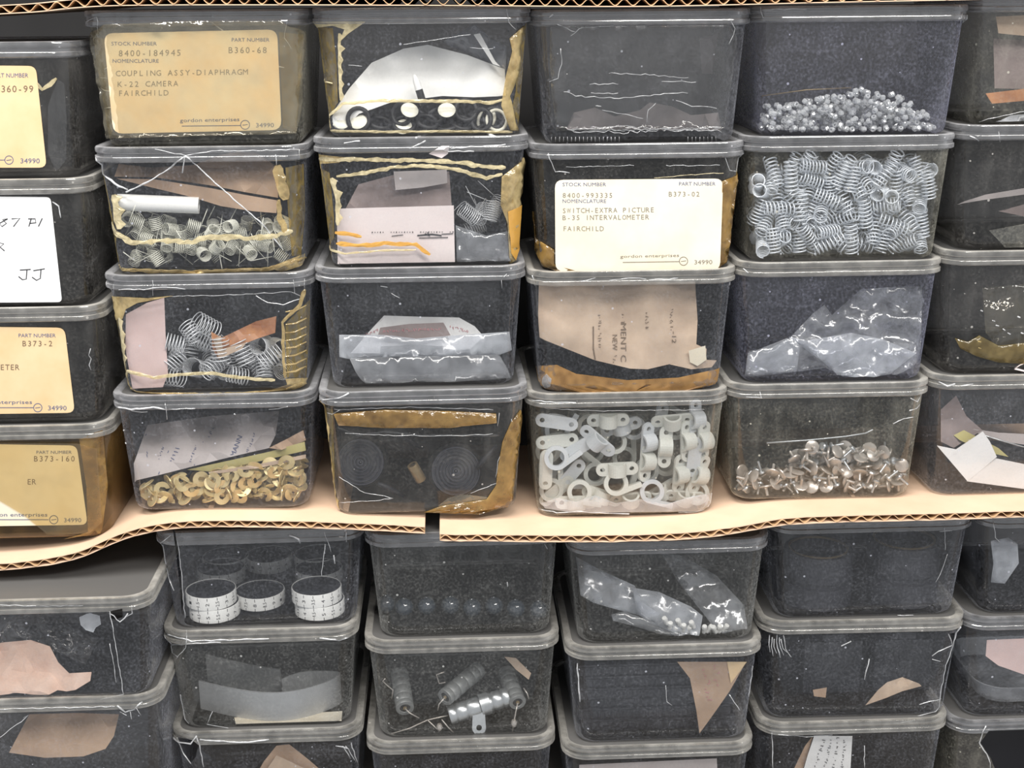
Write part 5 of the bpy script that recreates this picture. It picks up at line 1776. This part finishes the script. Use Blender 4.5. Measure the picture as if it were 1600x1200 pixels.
b.put_sheet('plastic_wrap', [(1535, 450, 0.012), (1640, 440, 0.012), (1640, 560, 0.008), (1560, 545, 0.008), (1540, 520, 0.010)], 'film_old', 'yellowed shiny film filling the dark box', 'plastic bag', amp=0.008, freq=0.05, ridge=True, step=10, smooth=0)
b = BOX['u6r4']
b.put_sheet('paper_band', [(1462, 696, 0.006), (1492, 702, 0.005), (1534, 674, 0.006), (1545, 690, 0.005), (1556, 714, 0.004), (1510, 752, 0.0032)], 'paper_white', 'white folded paper band end standing beside the metal stud box', 'paper', amp=0.0005, step=10)
b.put_sheet('paper_band', [(1510, 752, 0.0036), (1556, 716, 0.005), (1600, 725, 0.006), (1660, 735, 0.008), (1660, 770, 0.006), (1600, 764, 0.004)], 'paper_white', 'white paper band running away from its folded end', 'paper', amp=0.0005, step=10)
b.put_sheet('paper_sheet', [(1470, 640, 0.022), (1494, 618, 0.026), (1510, 650, 0.022), (1535, 672, 0.018), (1490, 700, 0.012), (1470, 690, 0.012)], 'paper_mauve', 'mauve paper leaning behind the white paper band', 'paper')
b.put_sheet('paper_sheet', [(1490, 680, 0.014), (1506, 672, 0.014), (1560, 700, 0.012), (1576, 714, 0.010), (1540, 706, 0.010), (1500, 688, 0.012)], 'olive_card', 'olive card strip behind the white paper band', 'card')
b.put_sheet('paper_sheet', [(1508, 668, 0.020), (1560, 676, 0.020), (1640, 680, 0.020), (1640, 700, 0.020), (1580, 692, 0.018), (1530, 678, 0.018)], 'paper_grey', 'grey paper edge above the white paper band', 'paper')
pts = [b.pt(1530, 678, 0.008), b.pt(1570, 690, 0.008), b.pt(1620, 704, 0.008), b.pt(1660, 716, 0.008)]
o = MB().tube(pts, 0.0006, 5).build('wire_piece', 'aluminium', None, 0, pts[0])
o.location = pts[0]
tag(o, 'thin pale rod slanting above the white paper band', 'wire')

# ---- lAr1: leather piece; lAr2: brown card
b = BOX['lAr1']
b.put_sheet('leather_piece', [(-80, 1085, 0.006), (-60, 1020, 0.030), (0, 1004, 0.036), (45, 1000, 0.036), (75, 1010, 0.032), (88, 1035, 0.024), (105, 1052, 0.016), (140, 1050, 0.014), (138, 1064, 0.010), (115, 1078, 0.007), (60, 1088, 0.005), (0, 1092, 0.005)], 'leather_peach',
            'peach coloured crumpled leather piece in the jutting box', 'leather', amp=0.007, freq=0.03, thick=0.004, step=12)
b.put_sheet('plastic_wrap', [(-60, 1000, 0.05), (0, 965, 0.06), (60, 962, 0.06), (110, 980, 0.05), (150, 1000, 0.04), (130, 1040, 0.03), (90, 1020, 0.04), (0, 1010, 0.05)], 'film_clear', 'dark crumpled film behind the peach leather piece', 'plastic bag', amp=0.01, freq=0.05, ridge=True, step=13, smooth=0)
b = BOX['lAr2']
b.put_sheet('brown_card', [(14, 1176, 0.006), (46, 1116, 0.030), (120, 1114, 0.032), (186, 1116, 0.030), (178, 1150, 0.016), (165, 1170, 0.010), (130, 1182, 0.007), (70, 1184, 0.006)], 'kraft_paper', 'brown paper card in the lowest jutting box', 'card', amp=0.001)

# ---- lBr1: discs with scale rims
b = BOX['lBr1']
DR, DH = 0.0205, 0.0112


def scale_disc(c, z, label, turn):
    root = thing('scale_disc', label, 'scale disc', (c.x, c.y, z), 'black discs with scale rims')
    root.rotation_euler = (0, 0, turn)
    MB().lathe([(0, DH - 0.0012), (DR * 0.90, DH - 0.0012), (DR * 0.94, DH - 0.0004), (DR * 0.97, DH - 0.0006)], 36).build('black_face', 'disc_black', root, 40, (0, 0, 0))
    band = MB().lathe([(0, 0), (DR * 0.98, 0), (DR, 0.0004), (DR, DH - 0.0006), (DR * 0.985, DH), (DR * 0.965, DH), (DR * 0.965, DH - 0.0008)], 36).build('scale_band', 'scale_white', root, 40, (0, 0, 0))
    V, Fc = [], []
    nums = ['7', '7.5', '8', '8.5', '9', '1', '1.5', '2', '2.5', '3', '3.5', '4', '4.5', '5', '5.5', '6']
    for k in range(16):
        a0 = 2 * math.pi * k / 16
        for items in ([stroke_px([(0, 0.0), (0, 2.4)], 0.45), stroke_px([(0, 8.2), (0, 10.6)], 0.45), text_px(nums[k], 1.4, 5.4 + (1.3 if len(nums[k]) == 1 else 2.2), 2.4 if len(nums[k]) == 1 else 4.4, 3.0, turn=-math.pi / 2)],):
            v, f = join_px(items)
            n = len(V)
            for x, y in v:
                an = a0 + x * 0.001 / DR
                V.append(Vector(((DR + 0.00012) * math.cos(an), (DR + 0.00012) * math.sin(an), DH - 0.0003 - y * 0.001)))
            Fc += [tuple(i + n for i in q) for q in f]
    link('scale_numbers', mesh_from('scale_numbers', V, Fc, 'ink_black'), band)
    return root


for x, y, n, nm in ((325, 930, 2, 'at the cracked corner'), (406, 921, 1, 'in the middle of the front row'), (491, 930, 2, 'at the uncracked front corner'), (331, 886, 1, 'second from front on the cracked side'), (421, 862, 1, 'in the middle of the back row'), (498, 886, 1, 'second from front on the uncracked side'),
                    (340, 848, 1, 'rearmost on the cracked side'), (500, 846, 1, 'rearmost on the uncracked side')):
    c = on_floor(b, x, y, n * DH)
    c.y = min(c.y, b.yf + DEPTH - 0.034)
    c.y = max(c.y, b.yf + 0.0325)
    hw = half_w(b, b.floor) - DR - 0.002
    c.x = max(b.cx - hw, min(b.cx + hw, c.x))
    for k in range(n):
        cc = c + Vector((0.002 if k < n - 1 else 0, 0.0005, 0))
        tier = '' if n == 1 else (' upper of two' if k == n - 1 else ' lower of two')
        scale_disc(cc, b.floor + k * DH, f'black disc with white scale rim {nm}{"," if tier else ""}{tier}', random.uniform(0, 6.28))

# ---- lBr2: bent steel strip on cream paper
b = BOX['lBr2']
Hs = 0.026
def ribbon(name, path, h, t, mat, label, cat, floor_box):
    P = []
    for x, y in path:
        q = on_floor(floor_box, x, y, h)
        q.y = min(max(q.y, floor_box.yf + 0.014), floor_box.yf + DEPTH - 0.016)
        P.append(Vector((q.x, q.y, 0)))
    P = [Vector((p[0], p[1], 0)) for p in smooth_poly([(p.x, p.y) for p in P], 2, closed=False)]
    V, Fc = [], []
    for i, p in enumerate(P):
        tg = (P[min(i + 1, len(P) - 1)] - P[max(i - 1, 0)]).normalized()
        nn = Vector((-tg.y, tg.x, 0)) * t / 2
        z0 = floor_box.floor + 0.0006
        V += [p + nn + Vector((0, 0, z0)), p - nn + Vector((0, 0, z0)), p - nn + Vector((0, 0, z0 + h)), p + nn + Vector((0, 0, z0 + h))]
    for i in range(len(P) - 1):
        a, q = i * 4, i * 4 + 4
        for k in range(4):
            Fc.append((a + k, a + (k + 1) % 4, q + (k + 1) % 4, q + k))
    Fc += [(0, 3, 2, 1), tuple(len(V) - 4 + k for k in range(4))]
    org = Vector((P[0].x, P[0].y, floor_box.floor))
    o = link(name, mesh_from(name, shift(V, org), Fc, mat, 30))
    o.location = org
    return tag(o, label, cat)


ribbon('steel_strip', [(311, 1064), (360, 1076), (415, 1084), (460, 1081), (505, 1069), (532, 1056), (530, 1050), (500, 1049), (470, 1050), (440, 1062)], Hs, 0.0012, 'steel_sheet', 'wide bent steel strip curving along the front of its box', 'steel strip', b)
ribbon('steel_strip', [(322, 1022), (350, 1030), (395, 1040), (438, 1047)], Hs, 0.0012, 'steel_sheet', 'shorter steel strip standing behind the wide bent one', 'steel strip', b)
m = MB()
q = [on_floor(b, x, y, 0.0) for x, y in ((366, 1140), (366, 1122), (535, 1112), (532, 1138))]
for p in q:
    p.y = min(max(p.y, b.yf + 0.012), b.yf + DEPTH - 0.02)
m.add([p + Vector((0, 0, 0.0001)) for p in q] + [p + Vector((0, 0, 0.0005)) for p in q], [(0, 1, 2, 3), (7, 6, 5, 4), (0, 4, 5, 1), (1, 5, 6, 2), (2, 6, 7, 3), (3, 7, 4, 0)])
o = m.build('paper_sheet', 'paper_cream', None, None, q[0])
o.location = q[0]
tag(o, 'cream paper lying flat under the bent steel strip', 'paper')

b = BOX['lBr3']
b.put_sheet('folded_paper', [(398, 1215, 0.006), (412, 1190, 0.010), (432, 1165, 0.016), (452, 1163, 0.016), (480, 1185, 0.010), (515, 1215, 0.006)], 'kraft_paper', 'brown folded paper peak below the bent steel strip box', 'paper')
b.put_sheet('folded_paper', [(408, 1215, 0.004), (432, 1180, 0.008), (475, 1200, 0.006), (490, 1215, 0.004)], 'kraft_light', 'paler label piece on the brown folded paper peak', 'paper')

# ---- lCr1: dark balls
b = BOX['lCr1']
for i, (x, y) in enumerate(((604, 957), (632, 962), (667, 960), (704, 959), (738, 963), (772, 960), (806, 964), (842, 966))):
    c = on_floor(b, x, y)
    c.y = min(c.y, b.yf + DEPTH - 0.026)
    rad = 0.0078
    root = thing('knob_ball', ['dark shiny ball, first of the row at the steel strip side', 'dull dark ball, second in the row', 'bright dark ball, third in the row', 'dark shiny ball, fourth in the row', 'dull dark ball, fifth in the row', 'dark shiny ball, sixth in the row', 'brightest dark ball, seventh in the row', 'dull dark ball, last in the row'][i], 'ball', (c.x, c.y, b.floor), 'row of dark balls')
    m = MB().lathe([(0, 0)] + [(rad * math.sin(R(a)), rad - rad * math.cos(R(a))) for a in range(15, 166, 15)] + [(0.0018, 2 * rad - 0.0004), (0.0014, 2 * rad - 0.002), (0, 2 * rad - 0.002)], 24)
    m.build('ball_body', 'ball_dark', root, 50, (0, 0, 0))

# ---- lCr2: capacitors
b = BOX['lCr2']


def capacitor(a, c, rad, label, body='aluminium', bracket=False, leads=()):
    root = thing('capacitor', label, 'capacitor', a)
    m4 = frame((0, 0, 0), c - a)
    Lc = (c - a).length
    prof = [(rad * 0.55, 0.0006), (rad * 0.60, 0), (rad * 0.95, 0), (rad, 0.0008)]
    for f_ in (0.12, 0.30, 0.52, 0.72, 0.88):
        prof += [(rad, Lc * f_ - 0.0016), (rad * 0.90, Lc * f_), (rad, Lc * f_ + 0.0016)]
    prof += [(rad, Lc - 0.0008), (rad * 0.95, Lc), (rad * 0.6, Lc), (rad * 0.55, Lc - 0.0006)]
    MB().lathe(prof, 24, m4).build('can', body, root, 40, (0, 0, 0))
    for s in (0.0008, Lc - 0.0008):
        MB().lathe([(0, s - 0.0002), (rad * 0.58, s - 0.0002), (rad * 0.58, s + 0.0002), (0, s + 0.0002)], 20, m4).build('end_seal', 'rubber_black', root, 40, (0, 0, 0))
        MB().lathe([(0, s - 0.0010), (rad * 0.2, s - 0.0010), (rad * 0.22, s + 0.0010), (0, s + 0.0010)], 12, m4).build('rivet', 'brass_dull', root, 40, (0, 0, 0))
    for ld in leads:
        MB().tube([p - a for p in ld], 0.0006, 6).build('lead_wire', 'tin_plate', root, 0, (0, 0, 0))
    if bracket:
        pm = m4 @ Matrix.Translation((0, 0, Lc * 0.60))
        MB().lathe([(rad * 1.0, -0.004), (rad * 1.14, -0.004), (rad * 1.14, 0.004), (rad * 1.0, 0.004), (rad * 1.0, -0.004)], 24, pm).build('clamp_band', 'aluminium', root, 40, (0, 0, 0))
        out = [(0.0058 * math.cos(R(t)), 0.0058 * math.sin(R(t))) for t in range(200, 521, 20)]
        out = [(0.0058 * math.cos(R(t)), -0.010 + 0.0058 * math.sin(R(t))) for t in range(180, 361, 15)] + [(0.0050, 0.004), (-0.0050, 0.004)]
        hl = [(0.0024 * math.cos(R(t)), -0.010 + 0.0024 * math.sin(R(t))) for t in range(0, 360, 24)]
        br = frame((b.pt(748, 1118, 0.012)) - a, (0.1, -0.9, 0.35), (1, 0, 0))
        MB().extrude(out, [hl], -0.0007, 0.0007, br).build('foot_bracket', 'aluminium', root, None, (0, 0, 0))
    return root


A = lambda x, y, d: b.pt(x, y, d)
capacitor(A(702, 1118, 0.016), A(795, 1088, 0.024), 0.0082, 'bright ribbed capacitor with a clamp foot, largest of its box', 'aluminium', True,
          [[A(700, 1118, 0.014), A(690, 1120, 0.012), A(668, 1125, 0.012), A(640, 1138, 0.010), A(604, 1149, 0.008)], [A(690, 1124, 0.010), A(700, 1136, 0.008), A(712, 1148, 0.008)], [A(668, 1125, 0.011), A(684, 1140, 0.010), A(690, 1152, 0.008)]])
capacitor(A(695, 1090, 0.014), A(748, 1046, 0.050), 0.0075, 'grey capacitor slanting back behind the bright ribbed one', 'capacitor_grey', False, [[A(695, 1090, 0.014), A(686, 1100, 0.012), A(684, 1110, 0.012)], [A(696, 1066, 0.02), A(686, 1068, 0.02), A(682, 1054, 0.02), A(694, 1050, 0.02)]])
capacitor(A(633, 1107, 0.016), A(624, 1052, 0.058), 0.0078, 'grey capacitor lying alone at the discs side', 'capacitor_grey', False,
          [[A(633, 1107, 0.015), A(640, 1114, 0.012), A(655, 1122, 0.011)], [A(612, 1092, 0.02), A(614, 1078, 0.02), A(604, 1070, 0.02), A(598, 1064, 0.02), A(602, 1060, 0.02)]])
capacitor(A(809, 1098, 0.016), A(790, 1050, 0.056), 0.0074, 'grey capacitor under the tan paper scrap', 'capacitor_grey', False, [[A(809, 1098, 0.014), A(806, 1112, 0.010), A(803, 1128, 0.008), A(800, 1148, 0.006)], [A(818, 1075, 0.02), A(824, 1084, 0.016), A(826, 1092, 0.016)]])
for x, y, nm in ((803, 1130, 'hanging from the lead'), (687, 1148, 'under the bright ribbed capacitor')):
    c = b.pt(x, y, 0.007)
    o = MB().lathe([(0, -0.003), (0.0016, -0.003), (0.0026, -0.001), (0.0026, 0.001), (0.0016, 0.003), (0, 0.003)], 12).build('solder_lug', 'tin_plate', None, 40, (0, 0, 0))
    c.z = max(c.z, b.floor + 0.003)
    o.location = c
    tag(o, f'small tinned lug {nm}', 'lug')
b.put_sheet('paper_scrap', [(788, 1026, 0.03), (806, 1028, 0.03), (830, 1052, 0.024), (826, 1062, 0.022), (806, 1046, 0.026)], 'kraft_light', 'tan paper scrap above the capacitors', 'paper', amp=0.001, step=8)

# ---- lDr1: bluish bags
b = BOX['lDr1']
b.put_sheet('plastic_bag', [(898, 870, 0.05), (935, 890, 0.04), (990, 915, 0.03), (1000, 940, 0.02), (1030, 960, 0.016), (1010, 965, 0.016), (960, 952, 0.02), (925, 942, 0.026), (905, 930, 0.034)], 'bag_milky', 'curved bluish bag flap at the ball box side', 'plastic bag', amp=0.004, freq=0.03, ridge=True, step=12, smooth=0)
b.put_sheet('plastic_bag', [(988, 918, 0.020), (1030, 925, 0.022), (1080, 948, 0.016), (1098, 962, 0.012), (1092, 1000, 0.006), (1060, 992, 0.006), (1020, 975, 0.010), (996, 960, 0.014)], 'bag_milky', 'bluish bag with white pegs in its tip', 'plastic bag', amp=0.004, freq=0.03, ridge=True, step=11, smooth=0, seed=2)
b.put_sheet('plastic_bag', [(1030, 860, 0.06), (1070, 870, 0.06), (1120, 900, 0.05), (1162, 945, 0.03), (1170, 990, 0.010), (1130, 1000, 0.008), (1100, 960, 0.020), (1060, 910, 0.040)], 'bag_clear', 'bluish folded bag leaning at the lens housing side', 'plastic bag', amp=0.005, freq=0.03, ridge=True, step=12, smooth=0, seed=4)
b.put_sheet('plastic_bag', [(955, 960, 0.016), (975, 955, 0.016), (1030, 975, 0.012), (1080, 998, 0.006), (1060, 1000, 0.006), (990, 978, 0.010), (958, 970, 0.012)], 'bag_clear', 'lowest thin bag fold under the bluish bag', 'plastic bag', amp=0.002, ridge=True, step=10, smooth=0, seed=6)
for i in range(12):
    x, y = (1040 + i * 7, 970 + (i % 3) * 7 + i) if i < 7 else (1100 + (i - 7) * 8, 992 + (i % 2) * 5)
    c = b.pt(x, y, 0.0075 + 0.001 * (i % 3))
    c.z = max(c.z, b.floor + 0.003)
    o = MB().lathe([(0, -0.004), (0.0016, -0.004), (0.0020, -0.002), (0.0016, 0.0), (0.0024, 0.0016), (0.0020, 0.004), (0, 0.0042)], 10, frame((0, 0, 0), (0.4 * (i % 3 - 1), -0.4, 0.9))).build('plastic_peg', 'white_smooth', None, 40, (0, 0, 0))
    o.location = c
    tag(o, 'small white peg in the tip of the bluish bag', 'peg', 'white pegs in the bag')

# ---- lDr2: black bars and brown paper
b = BOX['lDr2']
for k in range(6):
    c = b.pt(1000, 1148 - k * 19, 0.03)
    o = MB().box(0, 0, 0.0048, 0.128, 0.05, 0.0096).box(0, -0.0252, 0.0048, 0.126, 0.0012, 0.006).build('black_bar', 'block_black', None, None, (0, 0, 0))
    o.location = (b.cx + (-0.004 if k % 2 else 0.0), b.yf + 0.052 + 0.002 * (k % 3), b.floor + 0.0098 * k)
    tag(o, ['lowest', 'second lowest', 'third lowest', 'third highest', 'second highest', 'topmost'][k] + ' black bar in the stack behind the brown paper corner', 'bar', 'stacked black bars')
kp = b.put_sheet('brown_paper', [(1058, 1034, 0.012), (1166, 1034, 0.012), (1140, 1080, 0.008), (1112, 1120, 0.006), (1093, 1146, 0.005), (1088, 1110, 0.006), (1078, 1060, 0.010)], 'kraft_paper', 'brown paper corner hanging before the black bars', 'paper', amp=0.001, step=10)
b.ink_in('handwriting', [scribble(1112, 1040, 16, 8, 1.0, 1), scribble(1094, 1048, 24, 7, 1.1, 2), scribble(1114, 1062, 14, 8, 1.0, 3), scribble(1098, 1076, 24, 8, 1.2, 4)], 'ink_red', kp, 0.008)
b.put_sheet('brown_paper', [(1136, 1034, 0.010), (1167, 1034, 0.010), (1142, 1068, 0.007)], 'paper_tan', 'tan tape corner on the brown paper before black bars', 'paper', amp=0.0002, step=9)
b = BOX['lDr3']
b.put_sheet('grey_card', [(905, 1195, 0.008), (1120, 1185, 0.008), (1122, 1230, 0.006), (905, 1230, 0.006)], 'paper_grey', 'grey card standing under the black bars box', 'card', amp=0.0005)

# ---- lEr1: lens housings
b = BOX['lEr1']


def housing(x, y, rad, h, label):
    c = on_floor(b, x, y)
    c.y = min(max(c.y, b.yf + 0.016 + rad), b.yf + DEPTH - 0.016 - rad)
    root = thing('lens_housing', label, 'lens housing', (c.x, c.y, b.floor))
    MB().lathe([(0, 0), (rad * 0.96, 0), (rad, 0.001), (rad, h * 0.40), (rad * 0.92, h * 0.42), (rad * 0.92, h * 0.50), (rad, h * 0.52), (rad, h * 0.9), (rad * 0.97, h), (rad * 0.85, h), (rad * 0.82, h * 0.8), (0, h * 0.78)], 36).build('barrel', 'bakelite', root, 35, (0, 0, 0))
    MB().lathe([(rad * 0.80, h * 0.985), (rad * 0.84, h * 0.985), (rad * 0.86, h * 1.02), (rad * 0.80, h * 1.02), (rad * 0.80, h * 0.985)], 36).build('retaining_ring', 'brass_dull', root, 35, (0, 0, 0))
    MB().lathe([(0, h * 0.80), (rad * 0.6, h * 0.81), (rad * 0.8, h * 0.80)], 30).build('lens_glass', 'ball_dark', root, 35, (0, 0, 0))


housing(1290, 960, 0.029, 0.046, 'dark lens housing nearer the bluish bag box')
housing(1425, 955, 0.030, 0.052, 'dark lens housing with a brass ring, farther from the bluish bag box')
b.put_sheet('divider_strip', [(1379, 838, 0.03), (1386, 842, 0.03), (1384, 896, 0.02), (1376, 894, 0.02)], 'block_black', 'dark divider strip between the two lens housings', 'divider', step=10)

# ---- lEr2: dark contents with torn papers
b = BOX['lEr2']
b.put_sheet('torn_paper', [(1352, 1102, 0.008), (1372, 1078, 0.014), (1386, 1066, 0.016), (1410, 1058, 0.020), (1436, 1068, 0.016), (1440, 1072, 0.016), (1410, 1080, 0.012), (1386, 1090, 0.010)], 'kraft_light', 'largest torn tan paper in the split box', 'paper', amp=0.001, step=9)
b.put_sheet('torn_paper', [(1270, 1078, 0.02), (1292, 1074, 0.02), (1290, 1090, 0.018), (1272, 1088, 0.018)], 'kraft_paper', 'small square tan paper in the split box', 'paper', step=9)
b.put_sheet('torn_paper', [(1238, 1116, 0.008), (1256, 1118, 0.008), (1288, 1132, 0.004), (1260, 1130, 0.005)], 'kraft_light', 'narrow tan paper at the floor of the split box', 'paper', step=8)
for i, (x, lab) in enumerate(((1290, 'black moulded block behind the small square tan paper'), (1400, 'black moulded block behind the largest torn tan paper'))):
    c = b.pt(x, 1120, 0.05)
    o = MB().box(0, 0, 0.024, 0.050, 0.05, 0.048).box(0, -0.02, 0.051, 0.02, 0.008, 0.006).build('moulded_block', 'block_black', None, None, (0, 0, 0))
    o.location = (c.x, b.yf + 0.075, b.floor)
    tag(o, lab, 'block')

# ---- lEr3: handwritten strip
b = BOX['lEr3']
ws = b.put_sheet('paper_strip', [(1252, 1215, 0.005), (1262, 1180, 0.006), (1272, 1150, 0.010), (1332, 1150, 0.010), (1328, 1215, 0.005)], 'paper_white', 'white handwritten paper strip standing in its box', 'paper', amp=0.001)
b.ink_in('handwriting', [scribble(1278, 1200, 44, 6, -1.3, 1), scribble(1291, 1200, 44, 5, -1.35, 2), scribble(1305, 1200, 46, 6, -1.4, 3), scribble(1318, 1200, 44, 5, -1.45, 4)], 'ink_black', ws, 0.006)
b.put_sheet('paper_strip', [(1234, 1215, 0.008), (1258, 1165, 0.012), (1270, 1150, 0.014), (1262, 1180, 0.010), (1250, 1215, 0.008)], 'kraft_paper', 'brown strip edge beside the white handwritten strip', 'paper', step=9)

# ---- lF column
b = BOX['lFr1']
b.put_sheet('plastic_wrap', [(1548, 845, 0.014), (1575, 840, 0.014), (1590, 850, 0.012), (1592, 880, 0.010), (1570, 912, 0.010), (1548, 910, 0.012), (1552, 880, 0.012)], 'bag_milky', 'bluish crumpled wrap beside the lens housings box', 'plastic bag', amp=0.004, ridge=True, step=9, smooth=0)
b = BOX['lFr2']
b.put_sheet('paper_sheet', [(1542, 1000, 0.012), (1660, 995, 0.012), (1660, 1070, 0.010), (1600, 1054, 0.010), (1560, 1040, 0.010), (1540, 1025, 0.012)], 'paper_pink', 'pinkish paper above the shallow clear tray', 'paper', amp=0.002)
tz = b.floor
m = MB()
c = b.pt(1620, 1090, 0.05)
Wt = 0.11
v, f = ring_shell([[p + Vector((0, 0, 0.0)) for p in rounded_ring(Wt, 0.10, 0.006, 0.0, 0.02)], rounded_ring(Wt, 0.10, 0.0, 0.016, 0.024), rounded_ring(Wt, 0.10, 0.0012, 0.016, 0.023), rounded_ring(Wt, 0.10, 0.007, 0.0012, 0.02)])
m.add(v, f)
o = m.build('clear_tray', 'bag_clear', None, 35, (0, 0, 0))
o.location = (b.cx, b.yf + 0.025, b.floor)
tag(o, 'shallow clear tray with rounded corners under pinkish paper', 'tray')
b = BOX['lFr3']
o = MB().box(0, 0, 0.035, 0.12, 0.06, 0.07).build('dark_block', 'block_black', None, None, (0, 0, 0))  # block added to make the space behind the opening black
o.location = (b.cx, b.yf + 0.07, b.floor)
tag(o, 'added black block that darkens the broken opening', 'block')


# ------------------------------------------------------------------ last: nothing pokes through the walls or the floor of its box
def settle():
    for o in bpy.data.objects:
        if o.type != 'MESH' or o.parent is not None or not o.get('category') or o.get('kind'):
            continue
        c = o.location
        for b in BOX.values():
            if abs(c.x - b.cx) < b.W / 2 + 0.01 and b.zb - 0.002 <= c.z < b.zt - 0.003 and b.yf - 0.01 < c.y < b.yf + DEPTH:
                mw = o.matrix_basis
                cs = np.array([mw @ Vector(q) for q in o.bound_box]) if len(o.data.vertices) > 2000 else np.array([mw @ v.co for v in o.data.vertices])
                lo, hi = cs.min(0), cs.max(0)
                dz = max(0.0, b.floor + 0.0002 - lo[2])
                o.location.z += dz
                hw = half_w(b, lo[2] + dz)
                if hi[0] - lo[0] < 2 * hw:
                    o.location.x += max(0.0, b.cx - hw - lo[0]) - max(0.0, hi[0] - b.cx - hw)
                t = (b.zt - lo[2]) / b.H
                o.location.y += max(0.0, b.yf + LIP + WALL + TAPER * min(1.0, max(0.0, t)) + 0.0003 - lo[1])
                break


settle()

ORD = ['first', 'second', 'third', 'fourth', 'fifth', 'sixth', 'seventh', 'eighth', 'ninth', 'tenth', 'eleventh', 'twelfth', 'thirteenth', 'fourteenth', 'fifteenth', 'sixteenth', 'seventeenth', 'eighteenth',
       'nineteenth', 'twentieth', 'twenty-first', 'twenty-second', 'twenty-third', 'twenty-fourth', 'twenty-fifth', 'twenty-sixth']
for grp, text in (('white loop clamps', 'white plastic loop clamp, {} counting from the ribbed discs box'), ('saddle clamps', 'pale two-hole saddle clamp, {} counting from the ribbed discs box'),
                  ('black rubber rings', 'black rubber ring, {} counting from the coupling label side'), ('ivory discs', 'smooth ivory disc, {} counting from the coupling label side'), ('ivory rings', 'ivory plastic ring, {} counting from the coupling label side'),
                  ('springs beside the pink paper', 'long tailed spring, {} counting from the pale pink paper'), ('dark switch blocks', 'dark switch block behind the cream label, {} from the pink paper side'),
                  ('white pegs in the bag', 'small white peg in the bluish bag, {} from the dark balls box')):
    for i, o in enumerate(sorted((o for o in bpy.data.objects if o.get('group') == grp), key=lambda o: o.location.x)):
        o['label'] = text.format(ORD[i])
